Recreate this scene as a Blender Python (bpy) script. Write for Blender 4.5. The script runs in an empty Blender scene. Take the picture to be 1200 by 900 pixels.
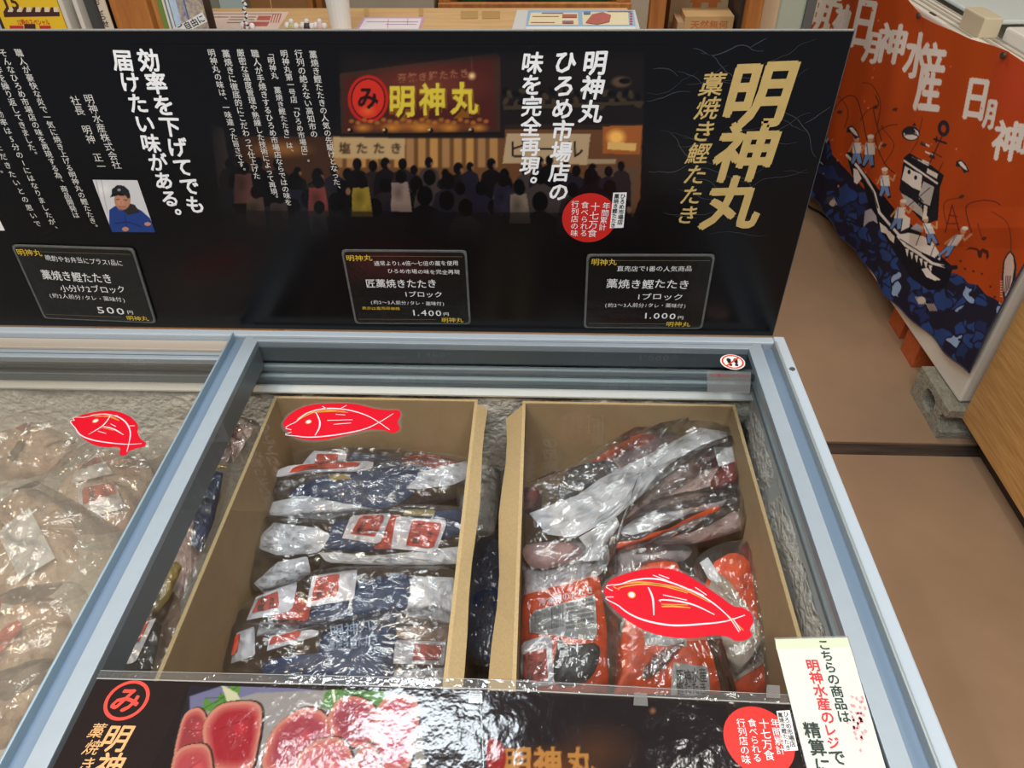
import bpy, bmesh, math, random
import numpy as np
from mathutils import Vector, Matrix, noise
from mathutils.geometry import tessellate_polygon
random.seed(7)
C = bpy.context.scene.collection
SC = bpy.context.scene

# ------------------------------------------------------------------ camera
FPX = 875.0
_dy = np.array([42., 741., -FPX]); _dy /= np.linalg.norm(_dy)
_dz = np.array([-13., 1034., FPX]); _dz -= _dz.dot(_dy) * _dy; _dz /= np.linalg.norm(_dz)
_dx = np.cross(_dy, _dz)
RW = np.array([_dx, _dy, _dz])                    # camera -> world rotation
EYE = np.array([0., 0., 1.56])
cd = bpy.data.cameras.new('camera'); cam = bpy.data.objects.new('camera', cd); C.objects.link(cam)
cd.sensor_width = 36; cd.lens = 36 * FPX / 1200; cd.clip_start = .02; cd.clip_end = 60
mw = Matrix([list(RW[0]) + [EYE[0]], list(RW[1]) + [EYE[1]], list(RW[2]) + [EYE[2]], [0, 0, 0, 1]])
cam.matrix_world = mw
SC.camera = cam

# ------------------------------------------------------------------ light
w = bpy.data.worlds.new('world'); SC.world = w; w.use_nodes = True
wn = w.node_tree.nodes['Background']; wn.inputs[0].default_value = (.62, .74, .90, 1); wn.inputs[1].default_value = .42

def area(name, loc, size, power, col, target=None):
    l = bpy.data.lights.new(name, 'AREA'); l.shape = 'RECTANGLE'; l.size, l.size_y = size
    l.energy = power; l.color = col
    o = bpy.data.objects.new(name, l); C.objects.link(o); o.location = loc
    if target is not None:
        o.rotation_euler = (Vector(target) - Vector(loc)).to_track_quat('-Z', 'Y').to_euler()
    return o
area('tube_light_cool', (-.40, 1.20, 2.78), (.5, .22), 11, (.86, .94, 1))
area('fill_light_overhead', (-.2, .0, 2.75), (1.7, .9), 29, (1, .97, .93))  # added soft fill, brightens the freezer interior through the glass
area('tube_light_left', (-.75, .45, 2.60), (.05, 1.3), 9, (.92, .97, 1))
area('tube_light_right', (.55, .40, 2.60), (.05, 1.3), 9, (1, .97, .90))
area('tube_light_near', (-.1, -.35, 2.60), (1.5, .05), 10, (.95, .98, 1))
area('tube_light_back', (.2, 4.1, 2.78), (2.4, .3), 40, (1, .90, .74))
area('spot_warm', (-1.2, .1, 2.6), (.16, .16), 16, (1, .70, .40))
area('spot_aisle', (2.2, 1.2, 2.7), (.5, .5), 28, (1, .86, .68))
SC.view_settings.view_transform = 'Standard'; SC.view_settings.look = 'None'
SC.view_settings.gamma = 1; SC.view_settings.use_curve_mapping = False
SC.view_settings.exposure = -0.12
SC.cycles.transparent_max_bounces = 40; SC.cycles.max_bounces = 10
SC.cycles.caustics_reflective = False; SC.cycles.caustics_refractive = False
SC.cycles.sample_clamp_indirect = 4

# ------------------------------------------------------------------ helpers
def lin(c):
    c = np.asarray(c, float) / 255.
    return np.where(c <= .04045, c / 12.92, ((c + .055) / 1.055) ** 2.4)
def ray(px, py): return RW @ np.array([px - 600, 450 - py, -FPX])
def hit(px, py, ax, v):
    d = ray(px, py); t = (v - EYE[ax]) / d[ax]; return EYE + t * d
def proj(P):
    P = np.atleast_2d(P) - EYE; c = P @ RW        # world -> camera
    return np.stack([600 + FPX * c[:, 0] / -c[:, 2], 450 - FPX * c[:, 1] / -c[:, 2]], 1)

class Plane:
    """a real plane in the place, with right / up / outward vectors"""
    def __init__(s, P, U, V):
        s.P = np.array(P, float); s.U = np.array(U, float); s.U /= np.linalg.norm(s.U)
        V = np.array(V, float); V -= V.dot(s.U) * s.U; s.V = V / np.linalg.norm(V)
        s.N = np.cross(s.U, s.V)
    def uv(s, px, py):
        d = ray(px, py); t = (s.P - EYE).dot(s.N) / d.dot(s.N); q = EYE + t * d - s.P
        return np.array([q.dot(s.U), q.dot(s.V)])
    def at(s, u, v, off=0.): return s.P + u * s.U + v * s.V + off * s.N
    def px(s, px, py, off=0.): u, v = s.uv(px, py); return s.at(u, v, off)

MATS = {}
def mat(name, col, rough=.5, metal=0., var=.0, scale=20., bump=0., bscale=None, spec=.5, col2=None, stretch=None, coat=0.):
    if name in MATS: return MATS[name]
    m = bpy.data.materials.new(name); m.use_nodes = True; nt = m.node_tree; b = nt.nodes['Principled BSDF']
    b.inputs['Roughness'].default_value = rough; b.inputs['Metallic'].default_value = metal
    b.inputs['Specular IOR Level'].default_value = spec; b.inputs['Coat Weight'].default_value = coat
    b.inputs['Coat Roughness'].default_value = .08
    c = list(lin(col)) + [1]; b.inputs['Base Color'].default_value = c
    tc = nt.nodes.new('ShaderNodeTexCoord'); mp = nt.nodes.new('ShaderNodeMapping')
    nt.links.new(tc.outputs['Object'], mp.inputs[0])
    if stretch: mp.inputs['Scale'].default_value = stretch
    if var > 0 or col2 is not None:
        n = nt.nodes.new('ShaderNodeTexNoise'); n.inputs['Scale'].default_value = scale; n.inputs['Detail'].default_value = 5
        n.inputs['Roughness'].default_value = .6
        nt.links.new(mp.outputs[0], n.inputs['Vector'])
        r = nt.nodes.new('ShaderNodeValToRGB'); r.color_ramp.elements[0].position = .3; r.color_ramp.elements[1].position = .7
        a = np.array(c[:3])
        if col2 is not None: lo, hi = a, lin(col2)
        else: lo, hi = a * (1 - var), np.minimum(a * (1 + var), 1)
        r.color_ramp.elements[0].color = list(lo) + [1]; r.color_ramp.elements[1].color = list(hi) + [1]
        nt.links.new(n.outputs['Fac'], r.inputs[0]); nt.links.new(r.outputs[0], b.inputs['Base Color'])
    if bump > 0:
        n = nt.nodes.new('ShaderNodeTexNoise'); n.inputs['Scale'].default_value = bscale or scale; n.inputs['Detail'].default_value = 4
        nt.links.new(mp.outputs[0], n.inputs['Vector'])
        bp = nt.nodes.new('ShaderNodeBump'); bp.inputs['Strength'].default_value = bump; bp.inputs['Distance'].default_value = .01
        nt.links.new(n.outputs['Fac'], bp.inputs['Height']); nt.links.new(bp.outputs[0], b.inputs['Normal'])
    MATS[name] = m; return m

def film(name, tint=(1, 1, 1), gloss=.16, rough=.05, milk=0., bump=0., bscale=60., ior=1.5, milkcol=(.75, .75, .75)):
    if name in MATS: return MATS[name]
    m = bpy.data.materials.new(name); m.use_nodes = True; nt = m.node_tree; nt.nodes.clear()
    out = nt.nodes.new('ShaderNodeOutputMaterial'); tr = nt.nodes.new('ShaderNodeBsdfTransparent'); tr.inputs[0].default_value = (*tint, 1)
    gl = nt.nodes.new('ShaderNodeBsdfGlossy'); gl.inputs['Roughness'].default_value = rough
    base = tr.outputs[0]
    if milk > 0:
        df = nt.nodes.new('ShaderNodeBsdfDiffuse'); df.inputs[0].default_value = (*milkcol, 1)
        mm = nt.nodes.new('ShaderNodeMixShader'); mm.inputs[0].default_value = milk
        nt.links.new(base, mm.inputs[1]); nt.links.new(df.outputs[0], mm.inputs[2]); base = mm.outputs[0]
    fr = nt.nodes.new('ShaderNodeFresnel'); fr.inputs[0].default_value = ior
    ad = nt.nodes.new('ShaderNodeMath'); ad.operation = 'ADD'; ad.use_clamp = True; ad.inputs[1].default_value = gloss
    nt.links.new(fr.outputs[0], ad.inputs[0])
    mx = nt.nodes.new('ShaderNodeMixShader'); nt.links.new(ad.outputs[0], mx.inputs[0]); nt.links.new(base, mx.inputs[1]); nt.links.new(gl.outputs[0], mx.inputs[2])
    nt.links.new(mx.outputs[0], out.inputs[0])
    if bump > 0:
        tc = nt.nodes.new('ShaderNodeTexCoord')
        n = nt.nodes.new('ShaderNodeTexNoise'); n.inputs['Scale'].default_value = bscale; n.inputs['Detail'].default_value = 3
        nt.links.new(tc.outputs['Object'], n.inputs['Vector'])
        bp = nt.nodes.new('ShaderNodeBump'); bp.inputs['Strength'].default_value = bump; bp.inputs['Distance'].default_value = .01
        nt.links.new(n.outputs['Fac'], bp.inputs['Height']); nt.links.new(bp.outputs[0], gl.inputs['Normal']); 
    MATS[name] = m; return m

def vcol_mat(name, rough=.5, spec=.5, bump=0., bscale=80., coat=0.):
    if name in MATS: return MATS[name]
    m = mat(name, (128, 128, 128), rough, spec=spec, bump=bump, bscale=bscale, coat=coat)
    nt = m.node_tree; a = nt.nodes.new('ShaderNodeVertexColor'); a.layer_name = 'Col'
    nt.links.new(a.outputs[0], nt.nodes['Principled BSDF'].inputs['Base Color']); return m

def origin_of(p):
    v = Vector((0, 0, 0))
    while p is not None: v += p.location; p = p.parent
    return v
class MB:
    def __init__(s): s.v = []; s.f = []
    def add(s, vs, fs):
        k = len(s.v); s.v += [tuple(map(float, v)) for v in vs]; s.f += [tuple(i + k for i in f) for f in fs]; return s
    def box(s, a, b):
        x0, y0, z0 = a; x1, y1, z1 = b
        return s.add([(x0,y0,z0),(x1,y0,z0),(x1,y1,z0),(x0,y1,z0),(x0,y0,z1),(x1,y0,z1),(x1,y1,z1),(x0,y1,z1)],
            [(0,3,2,1),(4,5,6,7),(0,1,5,4),(1,2,6,5),(2,3,7,6),(3,0,4,7)])
    def slab(s, pl, pts, t=.001, off=0.):
        """flat thing with thickness lying on plane; pts are (u,v)"""
        n = len(pts); A = sum(pts[i][0]*pts[(i+1)%n][1]-pts[(i+1)%n][0]*pts[i][1] for i in range(n))
        if A < 0: pts = pts[::-1]
        top = [pl.at(u, v, off + t) for u, v in pts]; bot = [pl.at(u, v, off) for u, v in pts]
        tri = tessellate_polygon([[Vector((u, v, 0)) for u, v in pts]])
        fs = []
        for a, b, c in tri:
            ar = (pts[b][0]-pts[a][0])*(pts[c][1]-pts[a][1])-(pts[c][0]-pts[a][0])*(pts[b][1]-pts[a][1])
            fs.append((a, b, c) if ar > 0 else (a, c, b))
        fs = fs + [(c + n, b + n, a + n) for a, b, c in fs] + [(i + n, (i+1) % n + n, (i+1) % n, i) for i in range(n)]
        return s.add(top + bot, fs)
    def flat(s, pl, pts, off=0.):
        n = len(pts); tri = tessellate_polygon([[Vector((u, v, 0)) for u, v in pts]]); fs = []
        for a, b, c in tri:
            ar = (pts[b][0]-pts[a][0])*(pts[c][1]-pts[a][1])-(pts[c][0]-pts[a][0])*(pts[b][1]-pts[a][1])
            fs.append((a, b, c) if ar > 0 else (a, c, b))
        return s.add([pl.at(u, v, off) for u, v in pts], fs)
    def ribbon(s, pl, pts, wd, off=0., taper=False):
        pts = [np.array(p, float) for p in pts]; n = len(pts); vs = []
        for i, p in enumerate(pts):
            d = pts[min(i+1, n-1)] - pts[max(i-1, 0)]; d /= (np.linalg.norm(d) + 1e-9); q = np.array([-d[1], d[0]])
            ww = wd / 2 * ((.35 + .65 * math.sin(math.pi * min(max(i / (n-1), .08), .92))) if taper else 1)
            vs += [pl.at(*(p - q * ww), off), pl.at(*(p + q * ww), off)]
        return s.add(vs, [(2*i, 2*i+2, 2*i+3, 2*i+1) for i in range(n-1)])
    def tube(s, pts, r, k=8):
        pts = [np.array(p, float) for p in pts]; n = len(pts); vs = []
        for i, p in enumerate(pts):
            d = pts[min(i+1, n-1)] - pts[max(i-1, 0)]; d /= (np.linalg.norm(d) + 1e-9)
            a = np.cross(d, [0, 0, 1]); 
            if np.linalg.norm(a) < .1: a = np.cross(d, [0, 1, 0])
            a /= np.linalg.norm(a); b = np.cross(d, a); rr = r[i] if hasattr(r, '__len__') else r
            vs += [p + rr * (math.cos(2*math.pi*j/k) * a + math.sin(2*math.pi*j/k) * b) for j in range(k)]
        fs = [(i*k+j, i*k+(j+1) % k, (i+1)*k+(j+1) % k, (i+1)*k+j) for i in range(n-1) for j in range(k)]
        fs += [tuple(range(k))[::-1], tuple((n-1)*k + j for j in range(k))]
        return s.add(vs, fs)
    def extrude(s, prof, ax, a, b):
        """closed profile in the two other axes (cyclic order), extruded along axis ax from a to b"""
        n = len(prof); tri = tessellate_polygon([[Vector((u, v, 0)) for u, v in prof]])
        def P(u, v, t): return {0: (t, u, v), 1: (v, t, u), 2: (u, v, t)}[ax]
        vs = [P(u, v, a) for u, v in prof] + [P(u, v, b) for u, v in prof]
        return s.add(vs, [t for t in tri] + [(c+n, b_+n, a_+n) for a_, b_, c in tri] + [(i, (i+1) % n, (i+1) % n+n, i+n) for i in range(n)])
def obj(name, mb, m, parent=None, smooth=False, bevel=0., local=False, fix=False):
    me = bpy.data.meshes.new(name); v = mb.v
    if parent is not None and not local:
        o_ = origin_of(parent); v = [(a - o_.x, b - o_.y, c - o_.z) for a, b, c in v]
    me.from_pydata(v, [], mb.f); me.materials.append(m)
    if fix or bevel:
        bm = bmesh.new(); bm.from_mesh(me)
        if bevel: bmesh.ops.remove_doubles(bm, verts=bm.verts, dist=1e-6)
        bmesh.ops.recalc_face_normals(bm, faces=bm.faces); bm.to_mesh(me); bm.free()
    if smooth: me.shade_smooth()
    o = bpy.data.objects.new(name, me); C.objects.link(o)
    if parent is not None: o.parent = parent
    if bevel:
        md = o.modifiers.new('bevel', 'BEVEL'); md.width = bevel; md.segments = 2; md.limit_method = 'ANGLE'
    return o
def tag(o, label, cat=None, group=None):
    o['label'] = label
    if cat: o['category'] = cat
    if group: o['group'] = group
    return o
def thing(name, label, cat, loc, group=None):
    o = bpy.data.objects.new(name, None); C.objects.link(o); o.location = tuple(map(float, loc)); o.empty_display_size = .05
    return tag(o, label, cat, group)
def struct(o): o['kind'] = 'structure'; return o

# ---- glyphs (Blender's built in font) as flat printed outlines
_fc = bpy.data.curves.new('glyph', 'FONT'); _fo = bpy.data.objects.new('glyph', _fc); C.objects.link(_fo); _fc.resolution_u = 2
GL = {}
def glyph(ch, bold=0.):
    k = (ch, bold)
    if k not in GL:
        _fc.body = ch; _fc.size = 1; _fc.offset = bold
        bpy.context.view_layer.update()
        me = bpy.data.meshes.new_from_object(_fo)
        vs = np.array([[v.co.x, v.co.y] for v in me.vertices]) if len(me.vertices) else np.zeros((0, 2))
        adv = 1.0
        if ord(ch) < 0x2000 and len(vs): adv = .60 if ch not in '1.' else (.42 if ch == '1' else .3)
        if len(vs):
            cx = (vs[:, 0].min() + vs[:, 0].max()) / 2 if ord(ch) < 0x2000 else .5
            vs = vs - np.array([cx, .36])
        fs = []
        for p in me.polygons:
            f = list(p.vertices); a, b, c = vs[f[0]], vs[f[1]], vs[f[2]]
            if (b[0]-a[0])*(c[1]-a[1])-(c[0]-a[0])*(b[1]-a[1]) < 0: f = f[::-1]
            fs.append(tuple(f))
        bpy.data.meshes.remove(me); GL[k] = (vs, fs, adv)
    return GL[k]
def put_glyph(mb, pl, ch, u, v, sx, sy=None, rot=0., bold=0., off=.0004, shear=0.):
    if ch in ' 　': return
    if bold > .009:                                  # heavier lettering: the same outline laid down again slightly shifted
        b_ = bold * .62; sy = sy or sx
        for k, (dx, dy) in enumerate(((b_, b_*.5), (-b_, -b_*.5), (b_*.4, -b_), (-b_*.4, b_))):
            put_glyph(mb, pl, ch, u + dx*sx, v + dy*sy, sx, sy, rot, 0., off + .00003*k, shear)
        return
    vs, fs, _ = glyph(ch, 0.); sy = sy or sx
    if len(vs) == 0: return
    c, s_ = math.cos(rot), math.sin(rot); q = []
    for x, y in vs:
        x = (x + shear * y) * sx; y = y * sy
        q.append(pl.at(u + c * x - s_ * y, v + s_ * x + c * y, off))
    mb.add(q, fs)
def vtext(mb, pl, text, p0, p1, size, bold=0., off=.0004, shear=0., jit=0., rot0=0.):
    """column of writing; p0, p1 = centres of first and last character, size = em in metres"""
    a, b = pl.uv(*p0), pl.uv(*p1); n = len(text); d = (b - a); ang = rot0
    if n > 1: size = min(size, np.linalg.norm(d) / (n - 1) * 1.02)
    for i, ch in enumerate(text):
        t = i / (n - 1) if n > 1 else 0; u, v = a + d * t
        rot = ang
        if ch in '。、': u += size * .55; v += size * .5
        if ch in '「」ー（）': rot -= math.pi / 2
        put_glyph(mb, pl, ch, u + random.uniform(-jit, jit) * size, v, size, None, rot + random.uniform(-jit, jit), bold, off, shear)
def htext(mb, pl, text, p0, p1, size, bold=0., off=.0004, jit=0., shear=0., sy=None):
    """line of writing from the left end p0 to the right end p1"""
    a, b = pl.uv(*p0), pl.uv(*p1); d = b - a; L = np.linalg.norm(d); d = d / L; rot = math.atan2(d[1], d[0])
    adv = [(.5 if ch == ' ' else glyph(ch, bold)[2]) for ch in text]; tot = sum(adv); x = 0
    sx = L / tot
    for ch, w_ in zip(text, adv):
        u, v = a + d * ((x + w_ / 2) * sx); x += w_
        put_glyph(mb, pl, ch, u, v + random.uniform(-jit, jit) * size, sx * 1.0, sy or size, rot + random.uniform(-jit, jit), bold, off, shear)

# ---- soft printed pictures: drawn into a fine colour grid that is the print itself
class Canvas:
    def __init__(s, x0, y0, x1, y1, S, bg):
        s.x0, s.y0, s.S = x0, y0, S; s.w = int((x1-x0)*S); s.h = int((y1-y0)*S)
        s.a = np.zeros((s.h, s.w, 3)); s.a[:] = bg
        yy, xx = np.mgrid[0:s.h, 0:s.w]; s.X = x0 + (xx + .5) / S; s.Y = y0 + (yy + .5) / S
    def poly(s, pts, col, alpha=1.):
        P = np.array(pts, float); x, y = s.X, s.Y; ins = np.zeros(x.shape, bool); n = len(P)
        for i in range(n):
            x1, y1 = P[i]; x2, y2 = P[(i+1) % n]
            if y1 == y2: continue
            c = ((y1 > y) != (y2 > y)) & (x < (x2-x1)*(y-y1)/(y2-y1)+x1); ins ^= c
        s.a[ins] = s.a[ins]*(1-alpha) + np.array(col)*alpha; return ins
    def stroke(s, pts, wd, col, alpha=1.):
        P = np.array(pts, float); x, y = s.X, s.Y; d = np.full(x.shape, 1e9)
        for i in range(len(P)-1):
            ax, ay = P[i]; bx, by = P[i+1]; L2 = (bx-ax)**2+(by-ay)**2+1e-9
            t = np.clip(((x-ax)*(bx-ax)+(y-ay)*(by-ay))/L2, 0, 1); d = np.minimum(d, np.hypot(x-ax-t*(bx-ax), y-ay-t*(by-ay)))
        k = (np.clip((wd/2 - d) * s.S + .5, 0, 1) * alpha)[..., None]; s.a = s.a*(1-k) + np.array(col)*k
    def ell(s, cx, cy, rx, ry, col, rot=0., soft=0., alpha=1.):
        c, q = math.cos(rot), math.sin(rot); dx, dy = s.X-cx, s.Y-cy
        r = np.hypot((c*dx+q*dy)/rx, (-q*dx+c*dy)/ry)
        k = (np.clip((1-r)/max(soft, .02)+.0, 0, 1)*alpha)[..., None]; s.a = s.a*(1-k)+np.array(col)*k
    def glyph(s, ch, cx, cy, w_, h_, col, rot=0., bold=0., shear=0., alpha=1.):
        vs, fs, _ = glyph(ch, bold); c, q = math.cos(rot), math.sin(rot)
        for f in fs:
            pts = []
            for i in f:
                x, y = (vs[i][0]+shear*vs[i][1])*w_, -vs[i][1]*h_; pts.append((cx+c*x-q*y, cy+q*x+c*y))
            P = np.array(pts); i0 = max(int((P[:,0].min()-s.x0)*s.S)-1, 0); i1 = min(int((P[:,0].max()-s.x0)*s.S)+2, s.w)
            j0 = max(int((P[:,1].min()-s.y0)*s.S)-1, 0); j1 = min(int((P[:,1].max()-s.y0)*s.S)+2, s.h)
            if i1 <= i0 or j1 <= j0: continue
            x, y = s.X[j0:j1, i0:i1], s.Y[j0:j1, i0:i1]; ins = np.zeros(x.shape, bool)
            for a in range(len(P)):
                x1, y1 = P[a]; x2, y2 = P[(a+1) % len(P)]
                if y1 == y2: continue
                ins ^= ((y1 > y) != (y2 > y)) & (x < (x2-x1)*(y-y1)/(y2-y1)+x1)
            sub = s.a[j0:j1, i0:i1]; sub[ins] = sub[ins]*(1-alpha)+np.array(col)*alpha
    def blur(s, r):
        k = np.exp(-np.linspace(-2, 2, 2*r+1)**2); k /= k.sum()
        for ax in (0, 1):
            p = np.pad(s.a, [(r, r) if i == ax else (0, 0) for i in range(3)], 'edge'); o = 0
            for i, kk in enumerate(k): o = o + kk*(p[i:i+s.h] if ax == 0 else p[:, i:i+s.w])
            s.a = o
    def sample(s, px, py):
        i = (np.asarray(px)-s.x0)*s.S-.5; j = (np.asarray(py)-s.y0)*s.S-.5
        i = np.clip(i, 0, s.w-1.001); j = np.clip(j, 0, s.h-1.001); i0 = i.astype(int); j0 = j.astype(int); fx = (i-i0)[:, None]; fy = (j-j0)[:, None]
        a = s.a; return (a[j0, i0]*(1-fx)+a[j0, i0+1]*fx)*(1-fy)+(a[j0+1, i0]*(1-fx)+a[j0+1, i0+1]*fx)*fy
def grid_print(name, pts3, nx, ny, canvas, m, parent, smooth=False):
    """pts3: (ny+1)*(nx+1) points; colours are looked up in the drawing"""
    P = np.array(pts3); uv = proj(P); col = lin(np.clip(canvas.sample(uv[:, 0], uv[:, 1]), 0, 255))
    mb = MB(); k = nx+1
    mb.add(P, [(j*k+i, j*k+i+1, (j+1)*k+i+1, (j+1)*k+i) for j in range(ny) for i in range(nx)])
    o = obj(name, mb, m, parent, smooth=smooth)
    at = o.data.color_attributes.new('Col', 'FLOAT_COLOR', 'POINT')
    at.data.foreach_set('color', np.concatenate([col, np.ones((len(col), 1))], 1).astype(np.float32).ravel()); return o
def quad_grid(pl, q, nx, ny, off):
    """bilinear grid over the quad q of (u,v): bottom-left, bottom-right, top-right, top-left"""
    q = [np.array(a) for a in q]; out = []
    for j in range(ny+1):
        t = j/ny
        for i in range(nx+1):
            s_ = i/nx; p = (q[0]*(1-s_)+q[1]*s_)*(1-t)+(q[3]*(1-s_)+q[2]*s_)*t; out.append(pl.at(p[0], p[1], off))
    return out
def smooth_poly(pts, n):
    """closed catmull-rom outline"""
    P = [np.array(p, float) for p in pts]; k = len(P); out = []
    for i in range(k):
        a, b, c, d = P[i-1], P[i], P[(i+1) % k], P[(i+2) % k]
        for j in range(n):
            t = j/n; out.append(.5*((2*b)+(c-a)*t+(2*a-5*b+4*c-d)*t*t+(3*b-a-3*c+d)*t**3))
    return out
def resample(pts, n, closed=True):
    P = [np.array(p, float) for p in pts] + ([np.array(pts[0], float)] if closed else [])
    L = [0]
    for a, b in zip(P, P[1:]): L.append(L[-1]+np.linalg.norm(b-a))
    out = []
    for i in range(n):
        t = L[-1]*i/(n if closed else n-1); j = max(k for k in range(len(L)) if L[k] <= t+1e-9); j = min(j, len(P)-2)
        out.append(P[j]+(P[j+1]-P[j])*((t-L[j])/(L[j+1]-L[j]+1e-12)))
    return out
def crump(x, y, seed, sc):
    v = noise.noise(Vector((x*sc, y*sc, seed))); r = max(0, 1-abs(noise.noise(Vector((x*sc*1.1+9, y*sc*1.5, seed+5))))*3.)**1.6
    r2 = max(0, 1-abs(noise.noise(Vector((x*sc*2.3, y*sc*2.0+4, seed+11))))*3.)**1.4
    return .6*v+.62*r+.26*r2
def pillow(pl, outline, thick, rings=4, n=28, seed=0., amp=0., sc=18., off=0., sag=1.0, flatness=.5, bend=None, soft=0):
    """puffy closed sheet lying on a plane; outline given as (u,v)"""
    o = resample(smooth_poly(outline, soft) if soft else outline, n); c = sum(o)/len(o); mb = MB(); vs = []
    for r in range(rings+1):
        t = r/rings                                   # 0 rim .. 1 centre
        for p in o:
            q = p+(c-p)*t*(.97 if r == rings else 1); h = thick*(1-(1-t)**(1/flatness*1.6))
            h += amp*crump(q[0], q[1], seed, sc)*min(1, t*3+.25)
            if bend: h += bend(q[0], q[1])
            vs.append(pl.at(q[0], q[1], off+h))
    fs = [(r*n+i, r*n+(i+1) % n, (r+1)*n+(i+1) % n, (r+1)*n+i) for r in range(rings) for i in range(n)]
    fs.append(tuple(rings*n+i for i in range(n)))
    A = sum(o[i][0]*o[(i+1) % n][1]-o[(i+1) % n][0]*o[i][1] for i in range(n))
    if A < 0: fs = [f[::-1] for f in fs]
    mb.add(vs, fs); return mb

TOPZ = .85
BAN = Plane((0, .9657, .85), (1, 0, 0), (0, 0, 1))      # front face of the banner (N points to -Y)
if BAN.N[1] > 0: BAN.N = -BAN.N
GLASS = Plane((0, 0, .8520), (1, 0, 0), (0, 1, 0))      # top face of the right lid's glass
LGLASS = Plane((0, 0, .8340), (1, 0, 0), (0, 1, 0))
def uvs(pl, pts): return [pl.uv(*p) for p in pts]

# ------------------------------------------------------------------ materials
white_ink = mat('white_ink', (236, 238, 240), .5); gold_ink = mat('gold_ink', (196, 168, 104), .4, var=.06, scale=60)
chalk = mat('chalk_marker', (226, 228, 226), .6); yellow_ink = mat('yellow_marker', (214, 182, 52), .6)
red_print = mat('red_print', (196, 34, 26), .4); black_ink = mat('black_ink', (24, 22, 24), .5); paper = mat('white_paper', (232, 234, 232), .6)
alu = mat('brushed_aluminium', (160, 174, 186), .42, .25, var=.03, scale=40, stretch=(1, 1, 1)); alu_lo = mat('aluminium_channel', (120, 142, 166), .4, .3)
alu_dk = mat('grey_skirt', (92, 104, 112), .45, .2); rim_m = mat('rim_enamel', (172, 186, 198), .38, .05)
liner_m = mat('liner_grey', (124, 138, 146), .45, .15); ledge_m = mat('liner_ledge', (172, 188, 196), .4, .15)
frost_m = mat('frost', (228, 226, 220), .85, var=.12, scale=70, bump=.8, bscale=90)
white_en = mat('white_enamel', (226, 220, 208), .35); card_m = mat('cardboard', (188, 160, 122), .8, var=.05, scale=25, bump=.05, bscale=200)
card_edge = mat('cardboard_edge', (202, 174, 128), .8, var=.1, scale=300)
glass_m = film('lid_glass', (.95, .97, .97), 0.0, .0); clear = film('clear_laminate', (.97, .97, .97), .02, .06)

# ------------------------------------------------------------------ setting
fl = MB().box((-3.5, -1.5, -.06), (4.5, 5.6, -.012)); floor = struct(obj('floor', fl, mat('floor_bed', (70, 54, 42), .8)))
slab_m = mat('brown_floor', (164, 134, 106), .5, var=.12, scale=2.2, bump=.10, bscale=14, spec=.5)
seam = 1.578
obj('floor_slab', MB().box((-3.5, -1.5, -.012), (4.5, seam - .026, 0)), slab_m, floor, bevel=.002)
obj('floor_slab', MB().box((-3.5, seam + .026, -.012), (4.5, 5.6, 0)), slab_m, floor, bevel=.002)
obj('metal_channel', MB().box((-3.5, seam - .024, -.012), (4.5, seam + .024, -.007)), mat('worn_steel', (96, 84, 76), .35, .6, var=.35, scale=9, stretch=(.6, 6, 1)), floor)
struct(obj('wall_back', MB().box((-3.5, 5.6, -.06), (4.5, 5.7, 2.95)), mat('wall_paint', (200, 190, 172), .8, var=.03)))
struct(obj('ceiling', MB().box((-3.5, -1.5, 2.9), (4.5, 5.6, 2.98)), mat('ceiling_paint', (196, 192, 184), .85)))

# ------------------------------------------------------------------ chest freezer
XL, XR, YF, YB = -1.36, .389, .22, .966
fz = thing('chest_freezer', 'long pale grey chest freezer with open frosty interior under the sliding glass lids', 'freezer', (-.48, .6, 0))
b = MB()
b.box((XL, YF, .08), (XR, YF + .05, .80)); b.box((XL, YB - .026, .08), (XR, YB, .80)); b.box((XL, YF, .08), (XL + .04, YB, .80))
b.box((XR - .04, YF, .08), (XR, YB, .80)); b.box((XL, YF, .06), (XR, YB, .30))
obj('body', b, mat('freezer_white', (214, 218, 220), .4), fz)
for x in (XL + .1, XR - .1):
    for y in (YF + .08, YB - .08): obj('foot', MB().tube([(x, y, 0), (x, y, .07)], .025, 12), black_ink, fz)
# rim: outer wide strip with rounded edge, right side ends in a raised bead
b = MB()
b.box((.3715, YF, .79), (XR, YB, .850)); b.box((XL, YF, .79), (XL + .017, YB, .850))
b.box((XL + .017, .950, .79), (.3715, YB, .8485)); b.box((XL + .017, YF, .79), (.3715, .245, .8485))
obj('rim', b, rim_m, fz, bevel=.0025)
obj('bead', MB().box((.3665, .245, .80), (.3705, .945, .8565)), mat('bead_shade', (150, 158, 160), .4, .3), fz, bevel=.0015)
obj('screw', MB().tube([(.381, .883, .8495), (.381, .883, .8512)], .0042, 12), mat('screw_steel', (120, 124, 128), .3, .8), fz)
# stepped inner wall with runner ledges: profile in (Y,Z) for the back, mirrored round the sides
prof = [(.951, .835), (.943, .835), (.943, .799), (.934, .798), (.933, .791), (.941, .789), (.941, .780), (.931, .779), (.930, .772), (.938, .770), (.938, .757), (.951, .757)]
obj('back_runner', MB().extrude(prof, 0, XL + .017, .3665), liner_m, fz)
for z0, z1, y0 in ((.7965, .7988, .9335), (.7775, .7798, .9305)):
    obj('runner_ledge', MB().box((XL + .02, y0, z0), (.3640, .9420, z1)), ledge_m, fz)
sp = [(y - .951 + .3665, z) for y, z in prof]
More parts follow.
